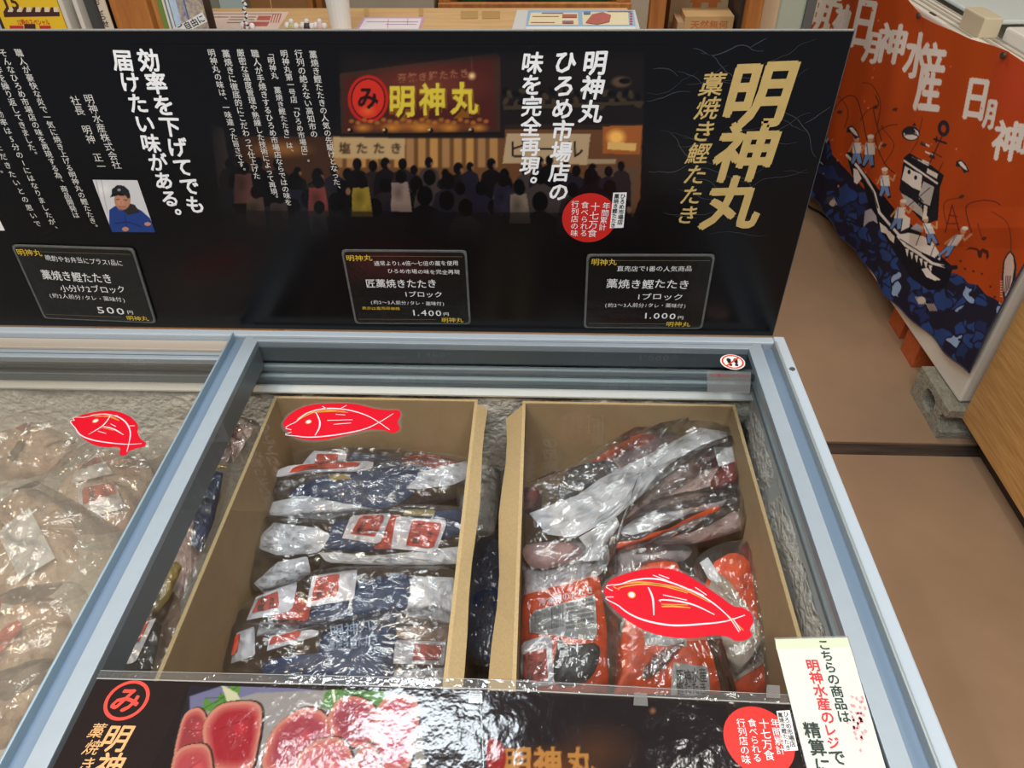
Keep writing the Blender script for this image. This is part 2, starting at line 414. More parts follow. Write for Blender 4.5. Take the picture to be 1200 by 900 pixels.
# side runners: profile in (X,Z) extruded along Y  (axis 1 takes (Z,X))
obj('side_runner', MB().extrude([(z, x) for x, z in sp], 1, .245, .943), liner_m, fz)
for z0, z1, x0 in ((.7965, .7988, .349), (.7775, .7798, .346)):
    obj('runner_ledge', MB().box((x0, .25, z0), (.358, .930, z1)), ledge_m, fz)
sp = [(XL + .017 - (y - .951), z) for y, z in prof]
obj('side_runner', MB().extrude([(z, x) for x, z in sp][::-1], 1, .245, .943), liner_m, fz)
def rough_wall(p0, p1, z0, z1, n, axis, seed, amp=.006):
    m_ = MB(); k = 26; vs = []
    for j in range(k+1):
        for i in range(n+1):
            t = i/n; z = z0+(z1-z0)*j/k; x = p0[0]+(p1[0]-p0[0])*t; y = p0[1]+(p1[1]-p0[1])*t
            h = amp*(noise.noise(Vector((x*14+y*14, z*20, seed)))+.6*noise.noise(Vector((x*45+y*45, z*60, seed))))+(.006 if j >= k-1 else 0)*0
            if axis == 1: y -= h
            else: x += h*axis/2
            vs.append((x, y, z))
    return m_.add(vs, [(j*(n+1)+i, j*(n+1)+i+1, (j+1)*(n+1)+i+1, (j+1)*(n+1)+i) for j in range(k) for i in range(n)])
obj('frosted_liner', rough_wall((XL + .03, .926), (.349, .926), .30, .756, 180, 1, 1.), frost_m, fz, smooth=True)
obj('frosted_liner', rough_wall((.347, .926), (.347, .25), .30, .756, 60, -2, 5.), frost_m, fz, smooth=True)
obj('frosted_liner', rough_wall((XL + .035, .25), (XL + .035, .926), .30, .756, 60, 2, 8.), frost_m, fz, smooth=True)
obj('inner_floor', MB().box((XL + .03, .25, .30), (.349, .93, .305)), frost_m, fz)
obj('liner_cap', MB().box((XL + .02, .919, .7535), (.352, .938, .7565)), mat('frost_edge', (232, 234, 232), .7), fz)

# ------------------------------------------------------------------ sliding lids
def lid(name, label, x0, x1, z, left_bar, right_bar, gl):
    t = thing(name, label, 'lid', ((x0+x1)/2, .6, z), )
    return t
rl = thing('sliding_lid', 'upper right sliding glass lid in pale blue aluminium frame, over the two cardboard boxes', 'lid', (-.07, .6, .85))
# left bar = bead, sunken channel, flat strip;   right bar = flat strip + sunken channel
b = MB()
b.box((-.4895, .245, .838), (-.4865, .9475, .8565))
obj('finger_ridge', b, mat('ridge_alu', (150, 172, 184), .4, .3), rl, bevel=.001)
obj('channel', MB().box((-.4865, .245, .838), (-.468, .9475, .8440)), alu_lo, rl)
obj('channel', MB().box((.348, .245, .838), (.3665, .942, .8430)), alu_lo, rl)
# mitred frame bars
zt, zb = .8500, .838
def bar(pts):
    m_ = MB(); n = len(pts); vs = [(x, y, zt) for x, y in pts] + [(x, y, zb) for x, y in pts]
    return m_.add(vs, [tuple(range(n)), tuple(range(2*n-1, n-1, -1))] + [(i, i+n, (i+1) % n+n, (i+1) % n) for i in range(n)])
obj('frame_bar', bar([(-.468, .246), (-.446, .268), (-.446, .934), (-.464, .9475), (-.468, .9475)][::1]), alu, rl, bevel=.0008, fix=True)
obj('frame_bar', bar([(.327, .268), (.348, .246), (.348, .9475), (.345, .9475), (.327, .932)][::1]), alu, rl, bevel=.0008, fix=True)
obj('frame_bar', bar([(-.464, .9475), (-.446, .934), (.327, .932), (.345, .9475)]), alu, rl, bevel=.0008, fix=True)
obj('frame_bar', bar([(-.468, .246), (.348, .246), (.327, .268), (-.446, .268)]), alu, rl, bevel=.0008, fix=True)
obj('frame_line', MB().box((-.455, .9415, .8500), (.336, .9421, .8503)), alu_dk, rl)
obj('skirt', MB().box((-.4495, .262, .800), (-.446, .934, .838)), mat('skirt_grey', (120, 130, 136), .4, .2), rl)
obj('skirt', MB().box((-.446, .9325, .812), (.327, .9365, .838)), alu_dk, rl)
obj('pane', MB().add([(-.447, .266, .8480), (.328, .266, .8480), (.328, .933, .8480), (-.447, .933, .8480)], [(0, 1, 2, 3)]), glass_m, rl)
GLASS = Plane((0, 0, .8484), (1, 0, 0), (0, 1, 0))
ll = thing('sliding_lid', 'lower left sliding glass lid, mostly out of frame, over loose bags of frozen fish', 'lid', (-.9, .6, .83))
b = MB().box((XL + .02, .925, .826), (-.470, .949, .838))
obj('frame_bar', b, mat('alu_warm_reflection', (196, 186, 174), .3, .3), ll, bevel=.001)  # pinkish base colour paints in the warm reflection on this bar
obj('frame_bar', MB().box((XL + .02, .905, .822), (-.470, .9245, .834)), alu, ll, bevel=.002)
obj('frame_line', MB().box((XL + .02, .9135, .834), (-.470, .9148, .8346)), alu_dk, ll)
obj('frame_bar', MB().box((XL + .02, .246, .822), (-.470, .270, .834)), alu, ll, bevel=.001)
obj('frame_bar', MB().box((XL + .02, .270, .822), (XL + .045, .905, .834)), alu, ll, bevel=.001)
obj('frame_bar', MB().box((-.486, .270, .822), (-.452, .905, .8345)), alu_dk, ll, bevel=.001)
lg_film = film('left_glass_warm_haze', (.93, .93, .90), 0.01, .01, milk=.06, milkcol=(.8, .74, .66))  # warm milk colour stands in for the haze reflected by this pane
obj('pane', MB().add([(XL + .04, .268, .8325), (-.485, .268, .8325), (-.485, .906, .8325), (XL + .04, .906, .8325)], [(0, 1, 2, 3)]), lg_film, ll)
LGLASS = Plane((0, 0, .8329), (1, 0, 0), (0, 1, 0))

# ------------------------------------------------------------------ banner
bn = thing('display_banner', 'tall black banner panel with gold brush lettering standing along the back of the freezer', 'banner', (-.45, .968, .8505))
ban_m = mat('banner_black', (13, 11, 12), .22, spec=.28)
obj('panel', MB().box((-1.30, .9660, .8505), (.3703, .9710, 1.3020)), ban_m, bn)
obj('panel_edge', MB().box((-1.30, .9660, 1.3020), (.3703, .9712, 1.3032)), mat('panel_edge', (120, 120, 116), .6), bn)
obj('panel_edge', MB().box((.3703, .9660, .8505), (.3712, .9710, 1.3032)), mat('panel_side', (70, 70, 72), .6), bn)

# the printed shop picture
def shop_canvas():
    K = np.array; c = Canvas(225, 50, 775, 320, 1.6, (16, 13, 13))
    c.ell(470, 215, 260, 75, (44, 30, 22), soft=.7); c.poly([(400,62),(590,62),(770,62),(770,170),(590,160),(400,160)], (26, 20, 19))
    c.poly([(390,162),(590,162),(752,148),(750,235),(590,262),(390,250)], (98, 66, 38))
    for i in range(14):
        x = 392+i*14; c.poly([(x,162),(x+9,162),(x+9,196),(x,196)], (150+12*(i % 3), 112+8*(i % 3), 70))
    c.poly([(385,160),(475,162),(474,187),(386,185)], (176,148,104))
    for i, ch in enumerate('塩たたき'): c.glyph(ch, 404+i*20, 174, 14, 14, (52,36,24), bold=.02)
    c.poly([(246,145),(262,150),(275,235),(258,235)], (74,62,54)); c.poly([(275,160),(390,160),(390,230),(275,230)], (66, 40, 24), .8)
    c.ell(330, 175, 45, 12, (128, 84, 40), soft=.8); c.blur(3)
    # sign board
    c.poly([(398,86),(582,62),(586,66),(586,156),(400,160)], (58, 36, 26)); c.poly([(404,92),(578,69),(580,150),(404,154)], (70, 28, 22))
    c.ell(500, 100, 90, 30, (104, 50, 36), soft=.9); c.ell(490, 148, 80, 10, (150, 92, 36), soft=.9)
    for i in range(5): c.ell(425+i*34, 150, 14, 7, (188, 122, 46), soft=1)
    c.blur(1)
    c.ell(431.5, 116, 24, 28, (176, 34, 26)); c.ell(431.5, 116, 20.5, 24.5, (40, 14, 12)); c.ell(431.5, 116, 19, 23, (196, 44, 30)); c.ell(431, 130, 12, 8, (210, 90, 40), soft=.9)
    c.glyph('み', 431, 115, 26, 28, (34, 14, 12), bold=.03)
    for i, ch in enumerate('藁焼き鰹たたき'): c.glyph(ch, 471+i*12.2, 92-i*1.0, 10.5, 11, (136, 84, 62), bold=.03)
    for i, (ch, x) in enumerate((('明', 471), ('神', 507), ('丸', 544))):
        c.glyph(ch, x+1, 121-i*1.5, 33, 41, (120, 76, 20), bold=.05); c.glyph(ch, x, 119-i*1.5, 32, 39, (206, 184, 58), bold=.03)
    for i in range(22): c.ell(412+i*7.5, 142+2*math.sin(i*2.1), 4, 3, (150+30*(i % 2), 104, 40), soft=.5, alpha=.8)
    c.stroke([(400,158),(586,156)], 3, (22, 16, 14))
    for x in (411, 452, 505, 553): c.ell(x, 153, 3, 3, (20, 14, 12)); c.ell(x-2, 152, 1.6, 1.2, (220, 190, 130))
    c.ell(553, 89, 6, 6, (232, 196, 140), soft=.8); c.stroke([(552,66),(553,84)], 1, (90,66,50)); c.ell(621, 52, 6, 6, (150,120,90), soft=.9)
    c.ell(276, 81, 6.5, 6.5, (146, 104, 62), soft=.6)
    # carved frieze at the right
    for i in range(46):
        x = 592+(i % 23)*7+random.uniform(-2, 2); y = 110+(i//23)*12+random.uniform(-4, 4); c.ell(x, y, 6, 3.5, (62, 50, 36) if i % 2 else (12, 10, 10), rot=random.random()*3, soft=.3)
    c.poly([(590,124),(760,118),(760,122),(590,129)], (58, 48, 34)); c.ell(728, 96, 14, 8, (84, 66, 48), soft=.4); c.ell(732, 95, 8, 4, (12,10,10), soft=.3)
    # right hand hanging cloth and menus
    c.poly([(592,146),(753,145),(750,230),(740,262),(592,262)], (96, 62, 38)); c.poly([(592,146),(753,145),(753,152),(592,152)], (42, 30, 24))
    c.poly([(594,156),(692,157),(688,193),(589,191)], (170, 146, 112))
    for ch, x, s in (('ビ', 607, 24), ('ー', 638, 26), ('ル', 672, 24)): c.glyph(ch, x, 175, s, s, (44, 34, 30), bold=.01)
    c.poly([(706,148),(753,147),(750,181),(706,180)], (150, 84, 38)); c.ell(722, 161, 14, 12, (236, 176, 86), soft=.6); c.poly([(712,166),(746,168),(745,177),(712,175)], (206, 164, 96))
    c.poly([(688,186),(722,186),(721,192),(688,192)], (150,130,100)); c.poly([(692,196),(748,196),(740,262),(700,262)], (84, 66, 50)); c.blur(1)
    # crowd seen from behind
    rs = random.Random(4)
    for row, (y0, st, r0) in enumerate(((196, 15, 6.5), (214, 19, 9), (236, 24, 11))):
        x = 268+row*7
        while x < 745:
            h = y0+rs.uniform(-9, 9); r = r0*rs.uniform(.85, 1.2); g = rs.choice([(20,17,20),(28,26,34),(14,12,14),(34,28,30),(58,50,48),(26,24,36)])
            c.poly([(x-r*1.9,h+r*3.2),(x-r*1.5,h+r*1.5),(x-r*.5,h+r*.9),(x+r*.5,h+r*.9),(x+r*1.6,h+r*1.6),(x+r*2,h+r*3.2),(x+r*2,300),(x-r*1.9,300)], g); c.ell(x, h, r*.82, r*1.05, (10, 8, 9), soft=.15)
            if rs.random() < .35: c.ell(x+r*.55, h+r*.3, r*.35, r*.5, (146,100,74), soft=.4, alpha=.8)
            x += st*rs.uniform(.75, 1.7)
    for x, y, g in ((286,212,(96,60,56)),(424,228,(150,128,44)),(470,222,(140,120,110)),(590,226,(34,32,48)),(609,236,(120,106,92)),(300,240,(80,64,52)),(328,246,(62,52,46)),(373,228,(120,58,52)),(374,258,(90,84,80))):
        c.poly([(x-11,y-8),(x+8,y-9),(x+13,y+26),(x-12,y+26)], g, .85)
        c.ell(x-3, y+4, 9, 12, tuple(v*.6 for v in g), soft=1)
        c.ell(x, y-15, 7, 8.5, (12,9,10), soft=.15)
    c.poly([(225,246),(760,250),(760,330),(225,330)], (14,12,13), .55); c.blur(1)
    # fade of the picture into the black ground
    fx = np.clip((c.X-236)/60, 0, 1)*np.clip((756-c.X)/3, 0, 1); fy = np.clip((288-c.Y)/50, 0, 1)*np.clip((c.Y-52)/22, 0, 1)
    left = np.clip((c.X-380)/20, 0, 1); fy = fy*np.where(c.X < 395, np.clip((c.Y-128)/30, 0, 1), 1)
    k = (fx*fy)[..., None]; c.a = c.a*k+np.array((13, 11, 12))*(1-k); return c
SHOP = shop_canvas()
q = [BAN.uv(232, 292), BAN.uv(757, 292), BAN.uv(757, 52), BAN.uv(232, 52)]
q = [(q[0][0], q[0][1]), (q[1][0], q[0][1]), (q[1][0], q[2][1]), (q[0][0], q[2][1])]
grid_print('printed_picture', quad_grid(BAN, q, 460, 210, .0003), 460, 210, SHOP, vcol_mat('print_gloss', .22, .28), bn)

# marble veins printed at the right end
b = MB(); rs = random.Random(11)
for i in range(46):
    x = rs.uniform(755, 985); y = rs.uniform(45, 290); p = BAN.uv(x, y); a = rs.uniform(-.5, .45); pts = [p]
    if p[0] > .35: continue
    for k in range(rs.randint(5, 14)):
        a += rs.uniform(-.45, .45); a *= .9; p = p+np.array([math.cos(a), math.sin(a)])*.007; pts.append(p)
    pts = [p for p in pts if p[0] < .366 and .01 < p[1] < .448]
    if len(pts) > 2: b.ribbon(BAN, pts, rs.uniform(.0004, .0012), .0004, True)
obj('marble_vein', b, mat('vein_grey', (62, 64, 70), .4), bn)

def text_part(fn, m, parent, name='lettering'):
    b_ = MB(); fn(b_); return obj(name, b_, m, parent)
def small(b):
    for t, a, z in (('職人が豪快な炎で一気に焼き上げる明神丸の鰹たたき。', (22.5, 62), (112, 266)), ('そんなひろめ市場店の味を再現する為、商品開発は', (4, 62), (89, 252)),
        ('試作を繰り返してきました。', (-6, 72), (41, 181)), ('美味しさ、生産効率は5分の1にはなりましたが、', (-36, 60), (65, 268)),
        ('その味を知っていただきたいとの思いで', (-48, 82), (44, 262)), ('お届けします。', (-22, 150), (1, 203))):
        vtext(b, BAN, t, a, z, .0105, .012)
text_part(small, mat('soft_white_ink', (205, 205, 200), .5), bn)
def small(b):
    for t, a, z in (('藁焼き鰹たたきの人気の先駆けとなった、', (367, 64), (396, 221)), ('行列の絶えない高知市の', (350, 63), (368, 157)), ('明神丸第一号店「ひろめ市場店」。', (333, 63), (360, 190)),
        ('「明神丸　藁焼き鰹たたき」は、', (316, 62), (341, 178)), ('職人が手焼きするひろめ市場店ならではの味を', (299, 63), (338, 237)), ('厳密な温度管理や熟練した技術によって再現。', (282, 62), (323, 232)),
        ('藁焼きに徹底的にこだわって仕上げた', (265, 63), (301, 206)), ('明神丸の味は、一味違った旨さです。', (248, 62), (285, 200))):
        vtext(b, BAN, t, a, z, .0108, .012)
text_part(small, MATS['soft_white_ink'], bn)
def small(b):
    vtext(b, BAN, '明神水産株式会社', (104.5, 116), (136.5, 193), .0150, .008); vtext(b, BAN, '社長　明神　正一', (88.5, 118), (119, 195), .0150, .008)
text_part(small, mat('soft_white_ink', (205, 205, 200), .5), bn)
def big(b):
    vtext(b, BAN, '効率を下げてでも', (175, 71), (229, 240), .0345, .046, shear=.12, jit=.03); vtext(b, BAN, '届けたい味がある。', (144, 71), (206, 253), .0335, .046, shear=.12, jit=.03)
text_part(big, white_ink, bn)
def big(b):
    vtext(b, BAN, '明神丸', (697, 74), (693, 131), .0345, .044, shear=.12, jit=.03); vtext(b, BAN, 'ひろめ市場店の', (662, 73), (655, 225), .0345, .044, shear=.12, jit=.03)
    vtext(b, BAN, '味を完全再現。', (624, 74), (621, 216), .0345, .044, shear=.12, jit=.03)
text_part(big, white_ink, bn)
def gold(b):
    for ch, x, y, s in (('明', 889, 112, .086), ('神', 874, 180, .084), ('丸', 859, 239, .082)):
        u, v = BAN.uv(x, y); put_glyph(b, BAN, ch, u, v, s, s*1.02, .04, .050, .0005, .14)
    vtext(b, BAN, '藁焼き鰹たたき', (834, 99), (806, 252), .0335, .022, shear=.22, jit=.04)
text_part(gold, gold_ink, bn, 'gold_lettering')
# red medallion and its white tag
def ellipse_uv(pl, cx, cy, r, n=48, ry=None):
    u, v = pl.uv(cx, cy); return [(u+r*math.cos(2*math.pi*i/n), v+(ry or r)*math.sin(2*math.pi*i/n)) for i in range(n)]
def medallion(pl, parent, cx, cy, r, cols, tagq, tagcols, o1, sz, tsz):
    b_ = MB().flat(pl, ellipse_uv(pl, cx, cy, r), o1); obj('red_medallion', b_, red_print, parent)
    b_ = MB()
    for t, a, z, s in cols: vtext(b_, pl, t, a, z, s, .004, o1+.0004)
    obj('lettering', b_, white_ink, parent)
    obj('white_tag', MB().flat(pl, uvs(pl, tagq), o1+.0003), paper, parent)
    b_ = MB()
    for t, a, z in tagcols: vtext(b_, pl, t, a, z, tsz, .02, o1+.0007)
    obj('lettering', b_, black_ink, parent)
medallion(BAN, bn, 690.5, 255.5, .0385, [('年間累計', (710.5, 241), (706, 266), .0112), ('十七万食', (697.5, 242), (694, 273), .0140), ('食べられる', (685.5, 240), (684, 273), .0112), ('行列店の味', (674, 239), (673, 273), .0112)],
    [(718.5, 225.5), (734.5, 225), (730.5, 266.5), (714.5, 267)], [('ひろめ市場店', (729.8, 229.5), (726.5, 260)), ('藁焼き鰹たたき', (722.6, 229.5), (718.4, 263.5))], .0006, .01, .0088)

# founder's portrait print
def portrait():
    c = Canvas(100, 205, 190, 278, 4, (205, 206, 208)); c.ell(120, 222, 14, 10, (228, 228, 224), soft=.9)
    for x in (112, 118, 171, 176): c.stroke([(x, 208), (x+8, 250)], 1.2, (150, 150, 148), .6)
    c.poly([(128,246),(137,240),(150,239),(166,247),(176,256),(184,274),(128,274)], (36, 62, 128)); c.poly([(137,240),(144,236),(158,240),(164,249),(150,252)], (44, 42, 40))
    c.ell(143.5, 234, 10, 12.5, (176, 124, 98), soft=.08); c.ell(141, 237, 6, 7, (192, 140, 112), soft=.7)
    c.poly([(131,229),(131,222),(137,217),(145,217.5),(151,223),(153,231),(150,233),(147,229),(140,226.5),(134,227)], (34, 34, 38)); c.poly([(129,231.5),(131,227.5),(138,225.5),(144,227),(146,229.5),(138,229)], (22, 22, 26)); c.ell(139.5, 222.5, 2, 1.4, (150,150,150)); c.ell(141, 245, 4, 2, (150,104,84), soft=.8)
    c.stroke([(136,234),(140,233.4)], .9, (60,36,28)); c.stroke([(145,234),(149,234.6)], .9, (60,36,28)); c.stroke([(139,242),(147,242.4)], 1, (130,70,60)); c.stroke([(142,236),(142,239.5)], .8, (150,100,80))
    c.stroke([(134,262),(150,260),(166,266)], 1.2, (20,38,90)); c.stroke([(146,252),(150,272)], 1, (24,44,100)); c.ell(147, 268.5, 4, 2.6, (186,130,104)); c.ell(173, 262.5, 4, 2.2, (190,134,106)); return c
PO = portrait(); q = uvs(BAN, [(131.5, 271.8), (182, 272), (161, 211), (108.5, 210.5)])
grid_print('portrait_print', quad_grid(BAN, q, 90, 90, .0004), 90, 90, PO, vcol_mat('print_gloss'), bn)
obj('white_print', MB().flat(BAN, uvs(BAN, [(-30, 240), (-3, 252), (6, 270), (-30, 270)]), .0004), paper, bn)

# ------------------------------------------------------------------ price cards
def price_card(label, quad, lines, yel):
    t = thing('price_card', label, 'sign', BAN.px(*[sum(p[i] for p in quad)/4 for i in (0, 1)]), 'hand-lettered price cards on the banner')
    pl = Plane(BAN.P+BAN.N*.0012, BAN.U, BAN.V); q_ = uvs(pl, quad); c = sum(q_)/4
    def rr(s):                                   # rounded outline
        o = []
        for i in range(4):
            a, b_, d = q_[i-1], q_[i], q_[(i+1) % 4]; a, b_, d = [c+(x-c)*s for x in (a, b_, d)]
            r = .006
            p0 = b_+(a-b_)/np.linalg.norm(a-b_)*r; p1 = b_+(d-b_)/np.linalg.norm(d-b_)*r
            o += [p0, p0*.25+b_*.5+p1*.25, p1]
        return o
    obj('holder', MB().slab(pl, rr(1.0), .003), mat('holder_acrylic', (92, 94, 92), .25, var=.2, scale=120), t)
    obj('board', MB().slab(pl, rr(.965), .0004, .003), mat('blackboard', (21, 21, 20), .2, spec=.5, bump=.08, bscale=50), t)
    b_ = MB()
    def n_(p): return p
    e = rr(.90); ln = MB()
    q2 = [c+(x-c)*np.array((.93, .86)) for x in q_]
    for aa, bb in ((q2[0]+(q2[1]-q2[0])*.20, q2[1]), (q2[3], q2[3]+(q2[2]-q2[3])*.72)):
        obj('gold_rule', MB().ribbon(pl, [aa, bb], .0006, .0036), mat('gold_rule', (120, 96, 52), .5), t)
    for s, a, z, h, bd in lines: htext(b_, pl, s, a, z, h, bd, .0038, .05)
    obj('lettering', b_, chalk, t)
    for s, a, z, h in yel:
        b_ = MB(); htext(b_, pl, s, a, z, h, .012, .0038, .05); obj('yellow_lettering', b_, yellow_ink, t)
def T(o, sc, lst): return [(r[0], (o[0]+r[1][0]/sc, o[1]+r[1][1]/sc), (o[0]+r[2][0]/sc, o[1]+r[2][1]/sc)) + tuple(r[3:]) for r in lst]
price_card('black price card showing 500 yen, left end of the banner under the portrait', [(14, 286), (157, 290.5), (184, 377.5), (53, 372)],
    T((0, 200), 3, [('晩酌やお弁当にプラス1品に', (163,302), (436,322), .0110, .002), ('藁焼き鰹たたき', (150,362), (398,376), .0190, .014), ('小分け2ブロック', (215,410), (445,414), .0140, .010),
      ('(約2人前分/タレ・薬味付)', (175,434), (445,450), .0095, .002), ('500', (340,484), (443,489), .0175, .012), ('円', (450,493), (472,494), .008, .01)]),
    T((0, 200), 3, [('明神丸', (63,282), (150,285), .0125), ('明神丸', (448,514), (526,516), .010)]))
price_card('black price card showing 1.400 yen, in the middle of the banner', [(400, 292), (547, 293), (552, 378.7), (416.7, 378)],
    T((380, 260), 2.4, [('通常より1.4倍〜七倍の藁を使用', (140,113), (378,113), .0090, .002), ('ひろめ市場の味を完全再現', (178,135), (382,138), .0085, .002), ('匠藁焼きたたき', (117,170), (318,170), .0165, .012),
      ('1ブロック', (226,200), (334,200), .0115, .010), ('(約2〜3人前分/タレ・薬味付)', (130,222), (340,227), .0080, .002), ('1.400', (246,251), (332,252), .0150, .012), ('円', (335,256), (352,256), .0070, .01)]),
    T((380, 260), 2.4, [('明神丸', (62,98), (136,98), .0110), ('表示は直売店価格', (107,239), (214,240), .0060), ('明神丸', (330,273), (391,273), .0100)]))
price_card('black price card showing 1.000 yen, below the gold lettering at the banner right end', [(687.5, 297.5), (838, 297.5), (822.5, 384), (684, 383)],
    T((380, 260), 2.4, [('直売店で1番の人気商品', (822,128), (1034,128), .0100, .003), ('藁焼き鰹たたき', (792,170), (1028,172), .0175, .012), ('1ブロック', (878,207), (1010,207), .0125, .010),
      ('(約2〜3人前分/タレ・薬味付)', (787,230), (1018,232), .0085, .002), ('1.000', (896,260), (990,261), .0150, .012), ('円', (992,266), (1010,266), .0070, .01)]),
    T((380, 260), 2.4, [('明神丸', (750,110), (822,110), .0120), ('明神丸', (960,284), (1028,284), .0100)]))

# ------------------------------------------------------------------ fish stickers on the lids
st_red = mat('sticker_red', (198, 14, 36), .35, spec=.4); st_white = mat('sticker_white', (226, 206, 214), .4); st_gold = mat('sticker_gold', (206, 142, 66), .4)
def fish_sticker(label, pl, o, sc, outline, white, goldl, eye, wd):
    X = lambda pts: [pl.uv(o[0]+x/sc, o[1]+y/sc) for x, y in pts]
    ol = smooth_poly(X(outline), 4); c = sum(ol)/len(ol); t = thing('fish_sticker', label, 'sticker', pl.at(c[0], c[1], .0003), 'red fish stickers')
    big_ = []
    for i, p in enumerate(ol):
        d = ol[(i+1) % len(ol)]-ol[i-1]; nrm = np.array([d[1], -d[0]])/(np.linalg.norm(d)+1e-9)
        if nrm.dot(p-c) < 0: nrm = -nrm
        big_.append(p+nrm*.0035)
    big_ = resample(smooth_poly(resample(big_, 30), 2), 60)
    obj('clear_margin', MB().flat(pl, big_, .0003), film('sticker_margin', (.95, .95, .95), .03, .1, milk=.07), t)
    obj('red_shape', MB().flat(pl, ol, .0006), st_red, t)
    b_ = MB()
    for l in white:
        p = X(l); P = [np.array(a) for a in p]
        if len(P) > 2: Q = smooth_poly(P+[P[-1]], 5)[:(len(P)-1)*5+1]
        else: Q = P
        b_.ribbon(pl, Q, wd, .0009, True)
    obj('white_line', b_, st_white, t); b_ = MB()
    for l in goldl:
        P = [np.array(a) for a in X(l)]; Q = smooth_poly(P+[P[-1]], 5)[:(len(P)-1)*5+1] if len(P) > 2 else P
        b_.ribbon(pl, Q, wd*1.1, .0008, True)
    obj('gold_line', b_, st_gold, t)
    u, v = X([eye])[0]; obj('eye_ring', MB().flat(pl, [(u+.0045*math.cos(a*.524), v+.0045*math.sin(a*.524)) for a in range(12)], .0009), st_gold, t)
    obj('eye', MB().flat(pl, [(u+.0032*math.cos(a*.524), v+.0032*math.sin(a*.524)) for a in range(12)], .0011), st_white, t)
fish_sticker('red fish sticker on the glass above the left cardboard box of navy packs', GLASS, (180, 440), 2.3675,
    [(360,140),(372,115),(400,95),(440,82),(500,78),(560,80),(610,92),(650,97),(680,97),(685,112),(677,130),(683,150),(662,161),(640,153),(600,151),(540,165),(480,178),(430,180),(388,168)],
    [[(383,152),(398,128),(430,104),(480,93),(540,97),(600,116),(655,152)],[(383,158),(402,170),(450,172),(520,164),(585,150),(628,130),(665,107)],[(448,104),(461,128),(459,148),(448,168)],[(505,109),(532,111)],[(482,126),(552,124)],[(500,137),(548,133)],[(468,86),(482,95)],[(518,93),(536,84)]],
    [[(398,125),(425,106),(455,100)],[(405,124),(440,105),(480,99)],[(450,101),(490,97),(530,101)],[(455,104),(500,100),(540,104)]], (430,130), .0022)
fish_sticker('large red fish sticker on the glass above the right box of orange packs', GLASS, (590, 640), 3.243,
    [(383,165),(400,135),(450,110),(520,92),(590,84),(650,92),(700,112),(760,150),(820,190),(872,228),(908,235),(940,255),(949,290),(935,318),(944,338),(920,358),(880,360),(850,346),(800,340),(720,350),(640,348),(560,330),(480,290),(420,240),(390,200)],
    [[(415,172),(450,145),(500,130),(560,125),(620,135),(700,165),(780,207),(850,265),(895,328)],[(418,195),(440,230),(490,265),(560,290),(650,303),(750,298),(840,288),(917,264)],[(548,160),(567,200),(571,264)],[(606,187),(697,207)],[(598,212),(640,208),(720,224),(802,262)],[(568,112),(622,132)],[(590,110),(630,125)],[(708,165),(762,190)],[(728,158),(772,188)],[(870,275),(900,322)]],
    [[(430,163),(500,139),(580,145),(680,165),(785,216)],[(440,168),(510,147),(600,152),(700,180)],[(603,233),(640,230),(710,236)],[(600,222),(700,225)],[(850,262),(912,322)],[(860,282),(905,268)]], (487,187), .0022)
fish_sticker('small red fish sticker on the far left lid, over loose clear bags', LGLASS, (0, 440), 4.5,
    [(378,240),(400,222),(450,205),(550,187),(610,190),(660,205),(700,230),(728,265),(726,300),(742,335),(768,355),(763,375),(725,385),(682,400),(665,420),(633,422),(630,382),(560,380),(500,368),(440,335),(400,290)],
    [[(395,240),(450,222),(550,206),(620,220),(665,250),(688,300),(683,350),(670,405)],[(395,240),(402,285),(432,320),(500,345),(600,360),(680,365),(748,361)],[(578,215),(545,265),(468,313)],[(545,272),(600,285),(652,315)],[(585,258),(613,272)],[(518,296),(560,308)],[(588,210),(622,215)],[(678,268),(712,268)]],
    [[(480,214),(560,207),(630,240)],[(500,222),(570,218),(625,240)],[(535,275),(600,292)]], (505,242), .0019)

# no-step warning sticker
ns = thing('warning_sticker', 'round no-standing sticker with crossed-out shoe prints at the lid corner', 'sticker', GLASS.px(858.5, 424.5))
obj('disc', MB().flat(GLASS, ellipse_uv(GLASS, 858.5, 424.3, .0185, 40), .0003), paper, ns)
ring = MB(); o_ = ellipse_uv(GLASS, 858.5, 424.3, .0165, 40); i_ = ellipse_uv(GLASS, 858.5, 424.3, .0140, 40)
ring.add([GLASS.at(u, v, .0008) for u, v in o_+i_], [(i, (i+1) % 40, (i+1) % 40+40, i+40) for i in range(40)])
u, v = GLASS.uv(858.5, 424.3)
ring.ribbon(GLASS, [(u-.011, v-.0105), (u+.011, v+.0105)], .0026, .0010); obj('red_ring', ring, mat('warn_red', (214, 60, 44), .4), ns)
ft = MB()
for s in (-1, 1):
    ft.flat(GLASS, [(u+s*.0052+.0036*math.cos(a*.4488)*(1.05 if math.sin(a*.4488) > 0 else .8), v+.002+.0068*math.sin(a*.4488)) for a in range(14)], .0006)
    ft.flat(GLASS, [(u+s*.0045+.0028*math.cos(a*.628), v-.0075+.0030*math.sin(a*.628)) for a in range(10)], .0006)
obj('shoe_print', ft, black_ink, ns)
cs = thing('caution_label', 'clear caution label with red print below the round no-standing sticker', 'sticker', GLASS.px(853, 447))
obj('clear_label', MB().flat(GLASS, uvs(GLASS, [(829, 459), (879, 461), (880, 436), (828, 434)]), .0003), film('clear_label', (.8, .8, .8), .02, .1, milk=.12), cs)
b = MB(); htext(b, GLASS, '上に乗らないで下さい', (831, 440), (877, 441), .0085, .01, .0006)
obj('lettering', b, mat('label_red', (150, 40, 44), .5), cs)

